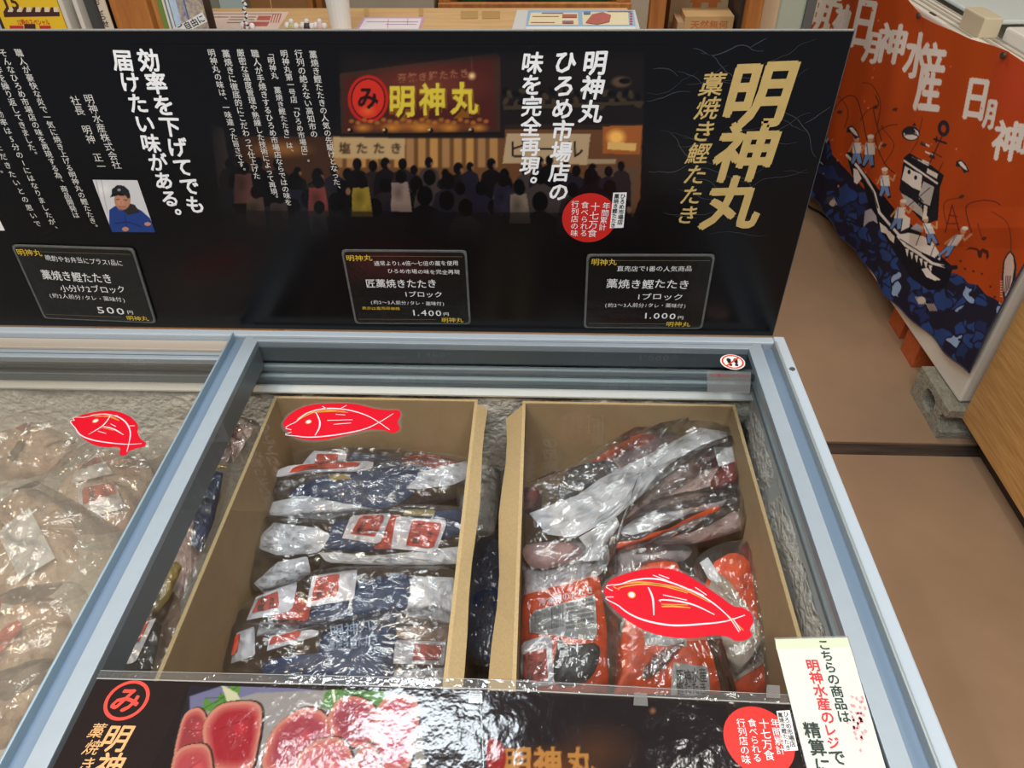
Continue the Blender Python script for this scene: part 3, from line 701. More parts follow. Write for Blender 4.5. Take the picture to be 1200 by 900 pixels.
# ------------------------------------------------------------------ posters lying on the lid at the front
PG = Plane((0, 0, .8492), (1, 0, 0), (0, 1, 0))
lam = mat('laminate_black', (36, 30, 30), .11, spec=.5, bump=.20, bscale=22)
pr_m = vcol_mat('laminate_print', .11, .5, .20, 22)
p1 = thing('product_poster', 'black laminated poster picturing sliced seared fish, flat on the lid front left', 'poster', PG.px(330, 850))
px_l = [(114, 796.5), (562, 809), (566, 900), (570, 975), (25, 975)]
obj('sheet', MB().slab(PG, uvs(PG, px_l), .0006), lam, p1)
def meat():
    c = Canvas(190, 775, 575, 990, 2.2, (38, 32, 32))
    c.poly([(222,803),(250,805),(340,808),(470,812),(540,830),(560,900),(560,990),(195,990),(205,870)], (42, 40, 48))
    c.poly([(222,816),(262,803),(345,806),(480,820),(500,850),(470,900),(225,900)], (112, 112, 146)); c.poly([(240,830),(300,812),(400,808),(490,830),(500,900),(215,990)], (150, 146, 140), .9); c.blur(3)
    for leaf in ([(236,832),(240,818),(252,824),(258,812),(266,815),(270,803),(284,800),(280,814),(268,826),(250,834)], [(376,829),(381,812),(392,805),(408,807),(420,803),(436,808),(450,806),(456,816),(440,830),(400,834)]):
        c.poly(leaf, (88, 134, 62)); 
        for k in range(len(leaf)-1): c.stroke([leaf[k], (sum(p[0] for p in leaf)/len(leaf), sum(p[1] for p in leaf)/len(leaf))], 1, (62, 102, 44))
    c.poly([(259,802),(266,822),(284,826),(278,812)], (196, 196, 160)); c.stroke([(390,805),(392,822)], 3, (220, 222, 200)); c.stroke([(356,824),(374,828)], 2.5, (206, 200, 196))
    sl = [([(212,850),(222,832),(238,830),(246,852),(240,900),(205,900)], (150,62,66)), ([(238,850),(256,826),(286,820),(306,824),(310,842),(304,880),(294,905),(250,905),(240,880)], (158,44,52)),
          ([(200,905),(208,880),(226,871),(246,874),(252,905),(250,960),(200,960)], (176,74,78)), ([(308,884),(322,852),(352,830),(376,830),(394,850),(392,872),(366,884),(344,905),(310,905)], (158,66,76)),
          ([(384,846),(396,820),(418,815),(440,826),(446,850),(434,876),(402,874)], (150,62,74)), ([(440,852),(444,826),(462,812),(488,816),(494,840),(488,872),(478,905),(440,905)], (176,70,82)),
          ([(344,900),(362,872),(392,862),(410,872),(418,905),(410,960),(350,960)], (182,92,96)), ([(420,880),(440,872),(450,905),(450,960),(410,960)], (170,80,86))]
    rs_ = random.Random(3)
    for pts, col in sl:
        P = np.array(pts, float); ce = P.mean(0); pass
        SP = np.array(smooth_poly(list(P), 5)); c.poly([tuple(ce+(p-ce)*1.0) for p in SP], (58, 40, 38)); c.poly([tuple(ce+(p-ce)*.95+np.array((-1.5, -.5))) for p in SP], (196, 130, 112)); [c.poly([tuple(ce+(p-ce)*(.86-.05*k_)+np.array((-1, 0))) for p in SP], tuple((1-k_/4)*a_+(k_/4)*b_ for a_, b_ in zip((190, 104, 96), col))) for k_ in range(5)]
        c.ell(ce[0]+6, ce[1]-6, 10, 12, tuple(min(255, v*1.22) for v in col), soft=1)
        for k in range(26):
            q_ = ce+(P[rs_.randrange(len(P))]-ce)*rs_.uniform(0, .85); c.ell(q_[0], q_[1], rs_.uniform(.5, 1.4), rs_.uniform(.4, 1.1), (226, 190, 184), soft=.5, alpha=.7)
        c.stroke([tuple(ce+(P[0]-ce)*.5), tuple(ce+(P[3]-ce)*.5)], 1, tuple(v*.8 for v in col))
    c.blur(1); c.a *= .84; return c
MEAT = meat(); q = uvs(PG, [(176, 905), (498, 905), (494, 812), (222, 802)]); q = uvs(PG, [(150, 960), (512, 962), (494, 812), (222, 803)])
grid_print('fish_picture', quad_grid(PG, q, 260, 120, .0009), 260, 120, MEAT, pr_m, p1)
lo = MB(); A_ = ellipse_uv(PG, 149, 821, .0215, 48, .0205); B_ = ellipse_uv(PG, 149, 821, .0180, 48, .0172)
lo.add([PG.at(u, v, .0010) for u, v in A_+B_], [(i, (i+1) % 48, (i+1) % 48+48, i+48) for i in range(48)])
u, v = PG.uv(149, 821); put_glyph(lo, PG, 'み', u, v, .0290, .0270, 0, .05, .0010, .1)
obj('round_emblem', lo, mat('emblem_red', (206, 62, 48), .4), p1)
b = MB(); vtext(b, PG, '明神丸', (137, 866), (118, 936), .0380, .03, .0010, .12); vtext(b, PG, '藁焼き鰹', (114.5, 857), (96, 918), .0150, .01, .0010, .15)
obj('gold_lettering', b, mat('poster_gold', (204, 158, 104), .4), p1)
p2 = thing('product_poster', 'black laminated poster with dark shop picture and red medallion, flat on the lid front right', 'poster', PG.px(750, 860))
PG2 = Plane((0, 0, .8500), (1, 0, 0), (0, 1, 0))
obj('sheet', MB().slab(PG2, uvs(PG2, [(563, 809), (927, 826.5), (962, 975), (571, 975)]), .0006), lam, p2)
c2 = Canvas(570, 800, 960, 990, 1.6, (30, 26, 28)); c2.ell(640, 905, 80, 36, (98, 52, 26), soft=.9); c2.ell(700, 880, 60, 40, (60, 40, 30), soft=.9)
for ch, x in (('明', 606), ('神', 642), ('丸', 680)): c2.glyph(ch, x, 893, 34, 36, (150, 104, 52), bold=.03)
c2.ell(765, 833, 5, 5, (130, 84, 54), soft=.9); c2.ell(576, 888, 18, 24, (120, 30, 26), soft=.1); c2.blur(1)
q = uvs(PG2, [(573, 960), (880, 960), (850, 826), (567, 812)])
grid_print('printed_picture', quad_grid(PG2, q, 170, 80, .0009), 170, 80, c2, pr_m, p2)
medallion(PG2, p2, 889, 868, .0325, [('年間累計', (908, 848), (914, 880), .0098), ('十七万食', (895, 849), (901, 886), .0118), ('食べられる', (881, 848), (887, 889), .0095), ('行列店の味', (868, 848), (874, 891), .0095)],
    [(909.5, 834), (925, 833), (935, 880), (919, 881)], [('ひろめ市場店', (920.5, 838), (928.5, 873)), ('藁焼き鰹たたき', (914, 839), (923, 877))], .0010, .01, .0075)
# clear sleeve strip and tape above the posters
sl_ = thing('clear_sleeve', 'clear plastic sleeve edge taped above the two black posters', 'sleeve', PG.px(520, 800))
obj('strip', MB().slab(PG, uvs(PG, [(112, 797), (927, 829), (924, 815), (600, 796), (560, 796), (118, 786)]), .0005), film('sleeve_film', (.93, .94, .94), .03, .08, milk=.05, bump=.2), sl_)
b = MB().ribbon(PG, [PG.uv(118, 786.5), PG.uv(560, 796.5), PG.uv(924, 815)], .0006, .0012); b.ribbon(PG, [PG.uv(562, 808), PG.uv(927, 826)], .0012, .0022); b.ribbon(PG, [PG.uv(114, 796), PG.uv(562, 808)], .0012, .0018)
obj('bright_edge', b, mat('sleeve_edge', (150, 152, 150), .3), sl_)
for x, y in ((557, 818), (750, 821), (905, 812)):
    obj('tape', MB().slab(PG, uvs(PG, [(x-8, y+7), (x+9, y+8), (x+8, y-7), (x-7, y-8)]), .0004, .0024), film('tape_film', (.85, .86, .84), .05, .1, milk=.14), sl_)
# white notice card
nc = thing('notice_card', 'white notice card with black and red vertical writing, at the right front of the lid', 'sign', PG.px(965, 820))
PN = Plane((0, 0, .8520), (1, 0, 0), (0, 1, 0)); q = uvs(PN, [(907, 748), (993, 745.5), (1059, 975), (964, 978)])
obj('clear_cover', MB().slab(PN, q, .0010), film('card_cover', (.97, .97, .97), .02, .06, milk=.2), nc)
q = uvs(PN, [(910, 762), (996, 759), (1059, 975), (965, 978)]); obj('card', MB().slab(PN, q, .0006, .0011), mat('notice_white', (204, 212, 204), .35), nc)
obj('card_band', MB().flat(PN, uvs(PN, [(909.5, 762), (996, 759), (992.5, 748), (908, 750)]), .0014), mat('card_band', (196, 208, 180), .5), nc)
b = MB(); vtext(b, PN, 'こちらの商品は', (965, 757), (988, 841), .0150, .028, .0022); vtext(b, PN, '精算に', (951, 857), (964, 899), .0160, .034, .0022); obj('lettering', b, mat('dark_green_ink', (34, 50, 44), .5), nc)
b = MB(); vtext(b, PN, '明神水産の', (952, 781), (969, 842), .0155, .034, .0022); obj('red_lettering', b, mat('notice_red', (206, 42, 52), .5), nc)
b = MB(); vtext(b, PN, 'レジ', (972, 857), (976, 872), .0155, .034, .0022); obj('red_lettering', b, MATS['notice_red'], nc)
b = MB(); vtext(b, PN, 'で', (980.5, 889), (980.6, 889.5), .0155, .028, .0022); obj('lettering', b, MATS['dark_green_ink'], nc)
b = MB()
for i in range(40):
    u, v = PN.uv(random.gauss(1006, 5), random.gauss(845, 14)); b.flat(PN, [(u+.0016*math.cos(a)*random.uniform(.5, 1.4), v+.002*math.sin(a)*random.uniform(.5, 1.4)) for a in (0, 1.2, 2.5, 3.8, 5)], .0019)
obj('pink_mark', b, mat('pale_pink', (226, 150, 156), .5), nc)

# ------------------------------------------------------------------ cardboard boxes inside the freezer
def carton(label, x0, x1, y0, y1, z1, flap):
    t = thing('cardboard_box', label, 'box', ((x0+x1)/2, (y0+y1)/2, .306), 'open cardboard boxes in the freezer'); d = .005
    for a, b_ in (((x0, y1-d, .306), (x1, y1, z1)), ((x0, y0, .306), (x1, y0+d, z1)), ((x0, y0+d, .306), (x0+d, y1-d, z1-.001)), ((x1-d, y0+d, .306), (x1, y1-d, z1-.001))):
        obj('box_wall', MB().box(a, b_), card_m, t, bevel=.001)
    obj('box_bottom', MB().box((x0+d, y0+d, .306), (x1-d, y1-d, .311)), card_m, t)
    for a, b_ in (((x0, y1-d, z1), (x1, y1, z1+.0012)), ((x0, y0+d, z1-.001), (x0+d, y1-d, z1+.0004)), ((x1-d, y0+d, z1-.001), (x1, y1-d, z1+.0004))):
        obj('cut_edge', MB().box(a, b_), card_edge, t)
    for sx, xe, dx, dz in flap:
        m_ = MB(); a = (xe, y0+.02, z1); n = 10; vs = []
        for j in range(n+1):
            y = y0+.01+(y1-y0-.02)*j/n; w_ = dx*(1+.12*math.sin(j*1.3)); vs += [(xe, y, z1+.0008), (xe+sx*w_, y, z1-dz), (xe+sx*w_-sx*.004, y, z1-dz-.001), (xe-sx*.001, y, z1-.006)]
        fs = []
        for j in range(n):
            k = j*4
            for i in range(4): fs.append((k+i, k+(i+1) % 4, k+4+(i+1) % 4, k+4+i))
        m_.add(vs, fs+[(0, 1, 2, 3), (n*4+3, n*4+2, n*4+1, n*4)]); obj('box_flap', m_, card_edge, t, fix=True)
    return t
cb1 = carton('open cardboard box filled with navy-labelled packs, under the left glass half', -.437, -.098, .385, .920, .745, [(1, -.098, .016, .010)])
cb2 = carton('open cardboard box filled with orange packs, under the right glass half', -.024, .322, .385, .918, .745, [(-1, -.024, .026, .030)])
BK = Plane((0, .9128, .6), (1, 0, 0), (0, 0, 1)); b = MB()
pr_brown = mat('box_print', (208, 186, 150), .8)
b.ribbon(BK, uvs(BK, [(690, 487), (706, 487), (706, 508), (690, 508), (690, 487)]), .0012, .0004); htext(b, BK, '取扱', (692, 493), (704, 493), .011, 0, .0004); htext(b, BK, '注意', (692, 502), (704, 502), .011, 0, .0004)
obj('box_print', b, pr_brown, cb2)

# ------------------------------------------------------------------ packs
bag_film = film('bag_film', (.98, .98, .99), .085, .12, milk=.035, bump=.22, bscale=90); bag_warm = film('bag_film_warm', (.98, .97, .95), .09, .12, milk=.20, milkcol=(.80, .71, .60), bump=.25, bscale=80)
bag_light = film('bag_film_thin', (.98, .98, .98), .10, .10, milk=.02, bump=.22, bscale=90)
navy = mat('navy_label', (32, 56, 96), .45, var=.2, scale=30); orange_l = mat('orange_label', (246, 88, 26), .4, var=.08, scale=30)
sachet_w = mat('sachet_white', (230, 226, 230), .35, var=.04, scale=40); sachet_r = mat('sachet_red', (204, 66, 34), .45, var=.2, scale=120)
wrap_w = mat('wrap_white', (232, 232, 234), .45, var=.06, scale=30); wrap_p = mat('wrap_pink', (206, 178, 170), .4, var=.14, scale=22); meat_r = mat('fish_red', (140, 52, 50), .35, var=.3, scale=30)
lab_grey = mat('label_grey', (186, 188, 186), .5, var=.05, scale=60); spice = mat('dark_seasoning', (70, 70, 68), .5, var=.6, scale=160); foil = mat('silver_foil', (210, 212, 214), .22, .9, bump=.8, bscale=90)
gold_l = mat('gold_label', (168, 146, 78), .45, var=.1, scale=60); beige_f = mat('pale_fish', (212, 192, 168), .5, col2=(176, 138, 118), scale=26); faint_ink = mat('faint_ink', (150, 172, 196), .5)
ink_d = mat('ink_dark', (52, 40, 36), .5); seaweed = mat('seaweed', (104, 88, 58), .6, var=.4, scale=60)
_seed = [0.]
class Pack:
    def __init__(s, name, label, cat, group, c, z, tilt=12., yaw=0., tf=None):
        P = hit(c[0], c[1], 2, z); t = math.radians(tilt); y = math.radians(yaw)
        U = np.array([math.cos(y), math.sin(y), 0]); V0 = np.array([-math.sin(y), math.cos(y), 0]); V = V0*math.cos(t)+np.array([0, 0, math.sin(t)])
        s.pl = Plane(P, U, V); s.t = thing(name, label, cat, P-np.array([0, 0, .02]), group); s.tf = tf; s.lv = 0.
    def q(s, pts): return [s.pl.uv(*(s.tf(*p) if s.tf else p)) for p in pts]
    def slab(s, name, pts, m, thick=.012, amp=.002, off=0., n=30, soft=3, rings=5, sc=30., parent=None, smooth=True):
        fold = m in (wrap_w, wrap_p)
        if fold: thick *= .4; amp *= .8; n = max(n, 48); rings = 9; sc *= 1.6; soft = min(soft, 1)
        else: amp *= .55
        _seed[0] += 1.7; return obj(name, pillow(s.pl, s.q(pts), thick, rings, n, _seed[0], amp, sc, off, soft=soft, flatness=.35), m, parent or s.t, smooth=smooth and not fold)
    def sachet(s, pts, red, off=.012, txt=True, sub=None):
        sc_ = s.slab('sachet', pts, sachet_w, .004, .0006, off, 24, 0, 3)
        o = obj('sachet_print', pillow(s.pl, s.q(red), .0006, 2, 16, 1., .0004, 40, off+.0046), sachet_r, sc_)
        if txt:
            Q = s.q(red); b_ = MB(); c = sum(Q)/4
            for i, ch in enumerate('鰹のたたき'):
                a = .2+.6*(i % 3)/2; d = .3+.42*(i//3); p = (Q[0]*(1-a)+Q[1]*a)*(1-d)+(Q[3]*(1-a)+Q[2]*a)*d
                put_glyph(b_, s.pl, ch, p[0], p[1], .0105, .0105, .1, .012, off+.0060)
            b_ and obj('sachet_writing', b_, ink_d, sc_)
    def text(s, text, a, z, size, m, off, bold=0., name='lettering'):
        b_ = MB(); A = s.tf(*a) if s.tf else a; Z = s.tf(*z) if s.tf else z; htext(b_, s.pl, text, A, Z, size, bold, off, .08); obj(name, b_, m, s.t)
    def film(s, pts, m=None, thick=.014, amp=.006, off=.006, n=110, rings=18, sc=26., name='clear_pouch', smooth=False):
        _seed[0] += 2.3; o = pillow(s.pl, s.q(pts), thick, rings, n, _seed[0], amp, sc, off, soft=3, flatness=.3); return obj(name, o, m or bag_film, s.t, smooth=smooth)
def TF(ox, oy, sc): return lambda x, y: (ox+x/sc, oy+y/sc)

G1 = 'navy frozen fish packs in the left box'; k3 = TF(270, 510, 2.903)
p = Pack('frozen_pack', 'navy-labelled clear pack at the back of the left box, under the fish sticker', 'pack', G1, (440, 540), .628, 14, 2, k3)
p.slab('navy_label', [(395,108),(415,60),(450,62),(640,85),(650,120),(500,150)], navy, .006, .002); p.sachet([(235,120),(285,58),(400,66),(390,112)], [(288,112),(300,74),(372,74),(366,106)], .006, False)
p.slab('red_label', [(580,110),(600,76),(690,72),(770,95),(700,125)], sachet_r, .004, .002, .004); p.film([(215,130),(250,50),(550,48),(812,80),(812,140),(500,170),(220,160)], thick=.010)
p.film([(60,290),(80,230),(140,160),(230,150),(260,180),(150,230),(90,310)], bag_light, name='pouch_tail')
p = Pack('frozen_pack', 'rounded navy pack with a small yellow label, second from the back in the left box', 'pack', G1, (440, 570), .624, 12, 3, k3)
p.slab('navy_label', [(190,205),(330,135),(640,98),(682,140),(655,172),(560,240),(450,262),(260,215)], navy, .014, .004)
p.slab('white_end', [(122,272),(142,232),(250,210),(420,240),(505,258),(400,272),(330,292),(190,282)], wrap_w, .010, .006, .004, sc=40)
p.slab('white_end', [(600,190),(640,135),(806,95),(812,150),(760,178),(650,192)], wrap_w, .008, .006, .008, sc=40)
p.slab('sachet', [(150,160),(200,122),(335,112),(488,105),(462,138),(300,142)], sachet_w, .004, .002, .016); p.slab('sachet_print', [(205,150),(240,124),(330,116),(440,112),(430,132),(290,138)], sachet_r, .002, .001, .0195)
p.slab('gold_label', [(340,155),(400,148),(420,165),(352,174)], gold_l, .002, 0, .017, 12, 0)
p.film([(60,290),(150,170),(300,98),(640,78),(812,90),(806,200),(600,265),(330,306),(120,305)], thick=.020)
p = Pack('frozen_pack', 'pack with two white-bordered sachets side by side, middle of the left box', 'pack', G1, (450, 632), .612, 12, 0, k3)
p.slab('navy_label', [(320,345),(370,290),(540,285),(780,250),(790,330),(560,392),(330,388)], navy, .010, .003)
p.slab('white_end', [(90,355),(150,300),(300,318),(345,342),(300,402),(160,412),(100,388)], wrap_w, .016, .010, .002, sc=34)
p.slab('white_end', [(80,505),(160,432),(262,412),(275,470),(200,520),(120,545)], wrap_w, .014, .010, .000, sc=34)
p.slab('white_end', [(300,402),(450,418),(790,380),(784,440),(560,446),(330,436)], wrap_w, .010, .008, .002, sc=34)
p.slab('red_label', [(490,395),(545,278),(592,280),(560,395)], sachet_r, .003, .001, .008, 16, 0); p.slab('gold_label', [(590,282),(600,262),(700,266),(692,290)], gold_l, .002, 0, .011, 12, 0)
p.sachet([(385,362),(415,286),(552,276),(512,382)], [(415,352),(450,290),(532,286),(500,362)]); p.sachet([(550,396),(566,290),(742,300),(702,412)], [(602,390),(622,305),(726,316),(692,402)])
p.film([(75,300),(330,262),(785,250),(795,445),(500,468),(262,488),(90,540),(66,420)], thick=.020, amp=.009)
p = Pack('frozen_pack', 'navy pack with two sachets at its left end, second from front, left box', 'pack', G1, (400, 700), .600, 12, 8, k3)
p.slab('navy_label', [(235,665),(262,600),(440,505),(610,478),(625,580),(450,625)], navy, .010, .003)
p.slab('white_end', [(620,480),(762,484),(752,640),(600,632),(590,560)], wrap_p if False else wrap_w, .008, .008, 0., sc=34); p.slab('white_end', [(92,690),(104,640),(238,652),(232,672)], wrap_w, .004, .003, .006)
p.slab('red_label', [(140,630),(225,545),(276,590),(268,640)], sachet_r, .004, .001, .008, 16, 0)
p.sachet([(62,640),(95,560),(235,508),(216,608)], [(82,620),(106,570),(170,545),(176,600)]); p.sachet([(262,595),(286,490),(436,466),(424,570)], [(280,580),(300,500),(378,484),(372,560)])
p.text('鰹たたき　明神丸', (440, 520), (600, 484), .014, faint_ink, .0135, .01)
p.film([(10,695),(55,575),(280,465),(600,452),(768,470),(756,655),(450,668),(235,700),(100,700)], thick=.018, amp=.007)
p = Pack('frozen_pack', 'navy pack with pale brush lettering at the very front of the left box', 'pack', G1, (400, 765), .588, 12, 6, k3)
p.slab('navy_label', [(300,745),(315,668),(560,604),(562,760),(524,852),(330,848),(118,818),(130,765)], navy, .012, .004)
p.slab('pale_fish', [(572,620),(752,640),(742,700),(570,690)], beige_f, .006, .006); p.sachet([(555,780),(562,700),(735,706),(728,785)], [(620,770),(628,716),(722,722),(716,772)], .004, False)
p.slab('white_end', [(560,800),(735,790),(738,862),(545,862)], wrap_w, .010, .010, 0., sc=40)
p.sachet([(10,786),(30,682),(90,660),(92,760)], [(14,764),(28,694),(46,688),(34,752)], txt=False); p.sachet([(130,742),(138,692),(306,652),(304,690)], [(138,726),(150,698),(250,674),(240,704)], .010, False)
p.text('藁焼き鰹たたき', (340, 730), (510, 705), .020, faint_ink, .0165, .012); p.text('明神丸', (345, 690), (490, 655), .020, faint_ink, .0165, .012)
p.film([(0,700),(30,645),(300,640),(560,592),(756,604),(744,868),(300,876),(0,840)], thick=.020, amp=.007)
p.film([(545,650),(745,650),(745,865),(545,865)], bag_film, .012, .009, .012, 48, 8, 34, 'pouch_end')

G2 = 'orange frozen fish packs in the right box'; k6 = TF(590, 640, 3.243); k5 = TF(590, 470, 3.529)
p = Pack('frozen_pack', 'orange pack with pale label and dark seasoning, front left of the right box', 'pack', G2, (660, 745), .600, 22, 0, k6)
p.slab('orange_label', [(60,552),(72,182),(362,104),(392,300),(402,555)], orange_l, .012, .002, 0., 40, 0)
p.slab('white_end', [(66,190),(72,60),(230,-30),(398,-40),(404,60),(365,112),(200,160)], wrap_w, .010, .012, 0., sc=30)
p.slab('label_panel', [(100,334),(96,258),(345,190),(356,366)], lab_grey, .001, 0, .0125, 16, 0); 
for i in range(7): p.text('原材料名かつおたれ薬味保存方法', (104, 268+i*11-0*i), (228, 232+i*12), .0052, ink_d, .0142, 0.)
for i in range(6): p.text('賞味期限冷凍内容量販売者住所', (236, 232+i*17), (342, 206+i*19), .0052, ink_d, .0142, 0.)
p.slab('seasoning_packet', [(192,520),(200,345),(240,375),(358,375),(350,470),(300,522)], spice, .006, .004, .010, sc=60)
p.sachet([(62,545),(68,372),(182,336),(192,530)], [(72,530),(76,414),(162,390),(168,515)], .012)
p.text('冷凍鰹のたたき', (132, 226), (340, 172), .012, wrap_w, .0135, .01)
p.film([(55,560),(62,120),(90,30),(400,-50),(420,200),(412,562)], thick=.020, amp=.007)
p = Pack('frozen_pack', 'orange pack with crumpled silver foil and grey brush label, front middle', 'pack', G2, (780, 750), .592, 20, 0, k6)
p.slab('orange_label', [(420,562),(432,400),(520,70),(655,50),(790,400),(832,562)], orange_l, .012, .003, 0., 40, 0)
p.slab('label_panel', [(535,384),(528,325),(690,352),(694,388)], lab_grey, .001, 0, .0125, 16, 0)
p.slab('foil_packet', [(520,508),(560,425),(682,368),(640,432),(580,490)], foil, .006, .004, .013, sc=60)
p.slab('brush_label', [(630,572),(636,446),(772,466),(778,575)], lab_grey, .001, 0, .013, 16, 0); p.text('明神水産', (650, 500), (764, 496), .020, ink_d, .0150, .016); p.text('鰹たたき', (650, 545), (764, 545), .018, ink_d, .0150, .012)
p.slab('grey_end', [(420,140),(560,60),(680,60),(700,0),(440,-10)], mat('faded_wrap', (150, 138, 136), .4, var=.2, scale=30), .010, .010, 0., sc=30)
p.film([(410,565),(412,150),(430,-10),(700,-20),(770,160),(850,565)], thick=.020, amp=.008)
p = Pack('frozen_pack', 'orange pack leaning right with a beige text label, front right of right box', 'pack', G2, (880, 735), .606, 20, 0, k6)
p.slab('orange_label', [(890,560),(760,160),(800,60),(870,20),(965,60),(1020,330),(1075,560)], orange_l, .012, .003, 0., 40, 0)
p.slab('label_panel', [(870,520),(765,170),(800,110),(835,120),(985,330),(1000,440)], mat('label_beige', (176, 158, 140), .5, var=.08, scale=50), .001, .001, .0125, 20, 0)
for i in range(5): p.text('賞味期限冷凍加工者', (868+i*18, 500-i*16), (990, 416-i*20), .0056, ink_d, .0150, 0.)
p.slab('white_edge', [(740,72),(770,50),(830,140),(815,165),(770,130)], wrap_w, .002, .001, .012, 14, 0)
p.slab('red_fish', [(900,10),(960,-10),(1040,60),(1050,130),(970,110)], meat_r, .012, .004, 0.)
p.film([(880,565),(740,160),(740,40),(900,-20),(1000,60),(1095,310),(1100,565)], thick=.022, amp=.009)
# the heap at the back of the box
p = Pack('frozen_pack', 'orange pack standing at the back left of the right box, against the cardboard', 'pack', G2, (735, 540), .660, 18, 14, k5)
p.slab('orange_label', [(345,270),(420,212),(620,100),(662,108),(722,172),(600,260),(400,330)], mat('bright_orange', (240, 96, 36), .4, var=.05, scale=20), .010, .003)
p.slab('label_panel', [(440,262),(560,196),(690,140),(712,192),(500,320)], mat('label_rose', (196, 160, 158), .4, var=.2, scale=40), .003, .003, .010)
p.slab('seasoning_packet', [(222,405),(262,292),(440,250),(490,300),(380,360),(300,402)], spice, .012, .006, .006, sc=40); p.slab('red_fish', [(78,372),(110,355),(155,382),(150,465),(90,462)], meat_r, .012, .004, 0.)
p.film([(75,470),(90,350),(240,300),(420,180),(620,90),(740,160),(640,300),(420,420),(240,470)], thick=.022, amp=.010)
p = Pack('frozen_pack', 'pink pack with dark red fish and folded white tab, right side of the heap', 'pack', G2, (840, 555), .664, 10, 20, k5)
p.slab('pink_wrap', [(560,430),(620,330),(850,200),(960,190),(1000,260),(940,340),(830,390),(640,450)], wrap_p, .018, .008, 0., sc=28)
p.slab('red_fish', [(850,350),(930,235),(990,240),(1012,330),(940,400),(880,410)], meat_r, .016, .008, .010, sc=40); p.slab('red_fish', [(770,300),(830,240),(900,200),(870,290)], meat_r, .012, .006, .012, sc=40)
p.slab('white_tab', [(850,232),(930,228),(938,290),(872,312)], wrap_w, .004, .003, .028, 14, 0)
p.film([(550,440),(620,320),(860,180),(1000,170),(1020,330),(900,420),(640,470)], thick=.034, amp=.010)
p = Pack('frozen_pack', 'pale layered pack with wavy folded wrap, under the white banded pack in the right box', 'pack', G2, (800, 600), .648, 10, 16, k5)
p.slab('pink_wrap', [(470,545),(600,448),(840,415),(1020,350),(1030,410),(760,475),(560,570)], wrap_w, .014, .010, .004, sc=26)
p.slab('orange_label', [(450,600),(640,560),(850,452),(905,450),(800,520),(700,560),(450,625)], orange_l, .006, .005, .006); p.slab('pink_wrap', [(500,500),(560,420),(860,370),(900,400),(620,470)], wrap_p, .012, .008, .010, sc=26)
p.slab('dark_fold', [(470,590),(560,560),(620,550),(560,590)], spice, .006, .003, .008)
p.film([(440,560),(600,430),(850,380),(1035,330),(1040,430),(760,540),(470,640)], thick=.026, amp=.010)
p = Pack('frozen_pack', 'whitish pack low in the heap with a serrated white end over the box edge', 'pack', G2, (840, 625), .640, 10, 14, k5)
p.slab('pink_wrap', [(560,600),(640,600),(850,520),(1010,425),(1035,470),(1000,535),(800,592),(640,612)], wrap_p, .012, .008, .002, sc=30)
p.slab('orange_label', [(450,625),(640,560),(740,540),(640,610),(460,632)], orange_l, .006, .003, 0.)
p.slab('red_fish', [(990,590),(1040,580),(1060,640),(1010,670)], meat_r, .010, .004, 0.)
end = [(1015,322),(1150,290)]+[(1150+35*i/9+(5 if i % 2 else 0), 290+120*i/9) for i in range(10)]+[(1185,412),(1030,472)]
p.slab('serrated_end', end, wrap_w, .002, .002, .030, 50, 0)
p.film([(540,640),(640,590),(850,500),(1010,300),(1190,280),(1205,440),(1010,560),(800,620)], thick=.030, amp=.010)
p = Pack('frozen_pack', 'clear pack with broad white band running diagonally across the top of the heap', 'pack', G2, (740, 570), .676, 8, 24, k5)
p.slab('white_band', [(105,475),(230,452),(400,330),(640,210),(870,80),(960,90),(995,150),(860,182),(640,340),(470,482),(300,572),(180,562)], wrap_w, .010, .010, .006, 60, 3, sc=22)
p.slab('white_band', [(310,570),(465,482),(480,520),(420,600),(395,665),(330,670),(340,610)], wrap_w, .008, .008, .004, 30, 3, sc=26)
p.text('二次', (582, 296), (602, 288), .009, ink_d, .0205, .01)
p.slab('red_fish', [(95,580),(300,575),(320,640),(180,680),(100,660)], mat('rose_wrap', (190, 150, 146), .4, var=.3, scale=30), .010, .008, -.01)
p.film([(80,480),(230,300),(440,200),(860,10),(990,60),(1000,180),(700,380),(480,540),(420,690),(100,680)], thick=.026, amp=.014, sc=20)
p.film([(850,30),(900,-10),(990,20),(1080,110),(1100,260),(1040,320),(980,160)], bag_light, .020, .016, .012, 48, 8, 30, 'pouch_end')

# ------------------------------------------------------------------ loose bags in the left half and beside the box
G3 = 'clear bags of frozen fish in the left half of the freezer'; a5 = TF(0, 440, 4.5); a6 = TF(0, 600, 3.0); a7 = TF(130, 460, 2.645)
film_heap = []
def bag(label, c, z, tf, inner, sachets=(), bits=(), out=None, tilt=8, yaw=0, m=None, im=None, amp=.012, th=.030, g='clear bags of frozen fish in the left half of the freezer'):
    G4 = 'packs squeezed between the lid frame and the left box'
    p = Pack('frozen_bag', label, 'bag', g, c, z, tilt, yaw, tf)
    for i in inner: p.slab('fish_piece', i, im or beige_f, th*.45, .016, 0., n=60, rings=10, sc=30, smooth=False, soft=0 if g == G4 else 3)
    for s_, r_ in sachets: p.sachet(s_, r_, th*.62+.004)
    for pts, mm in bits: p.slab('garnish', pts, mm, .004, .003, th*.62+.004, 14, 0)
    p.film(out, m or bag_warm, th, amp, .004, 120, 20, 18); return p
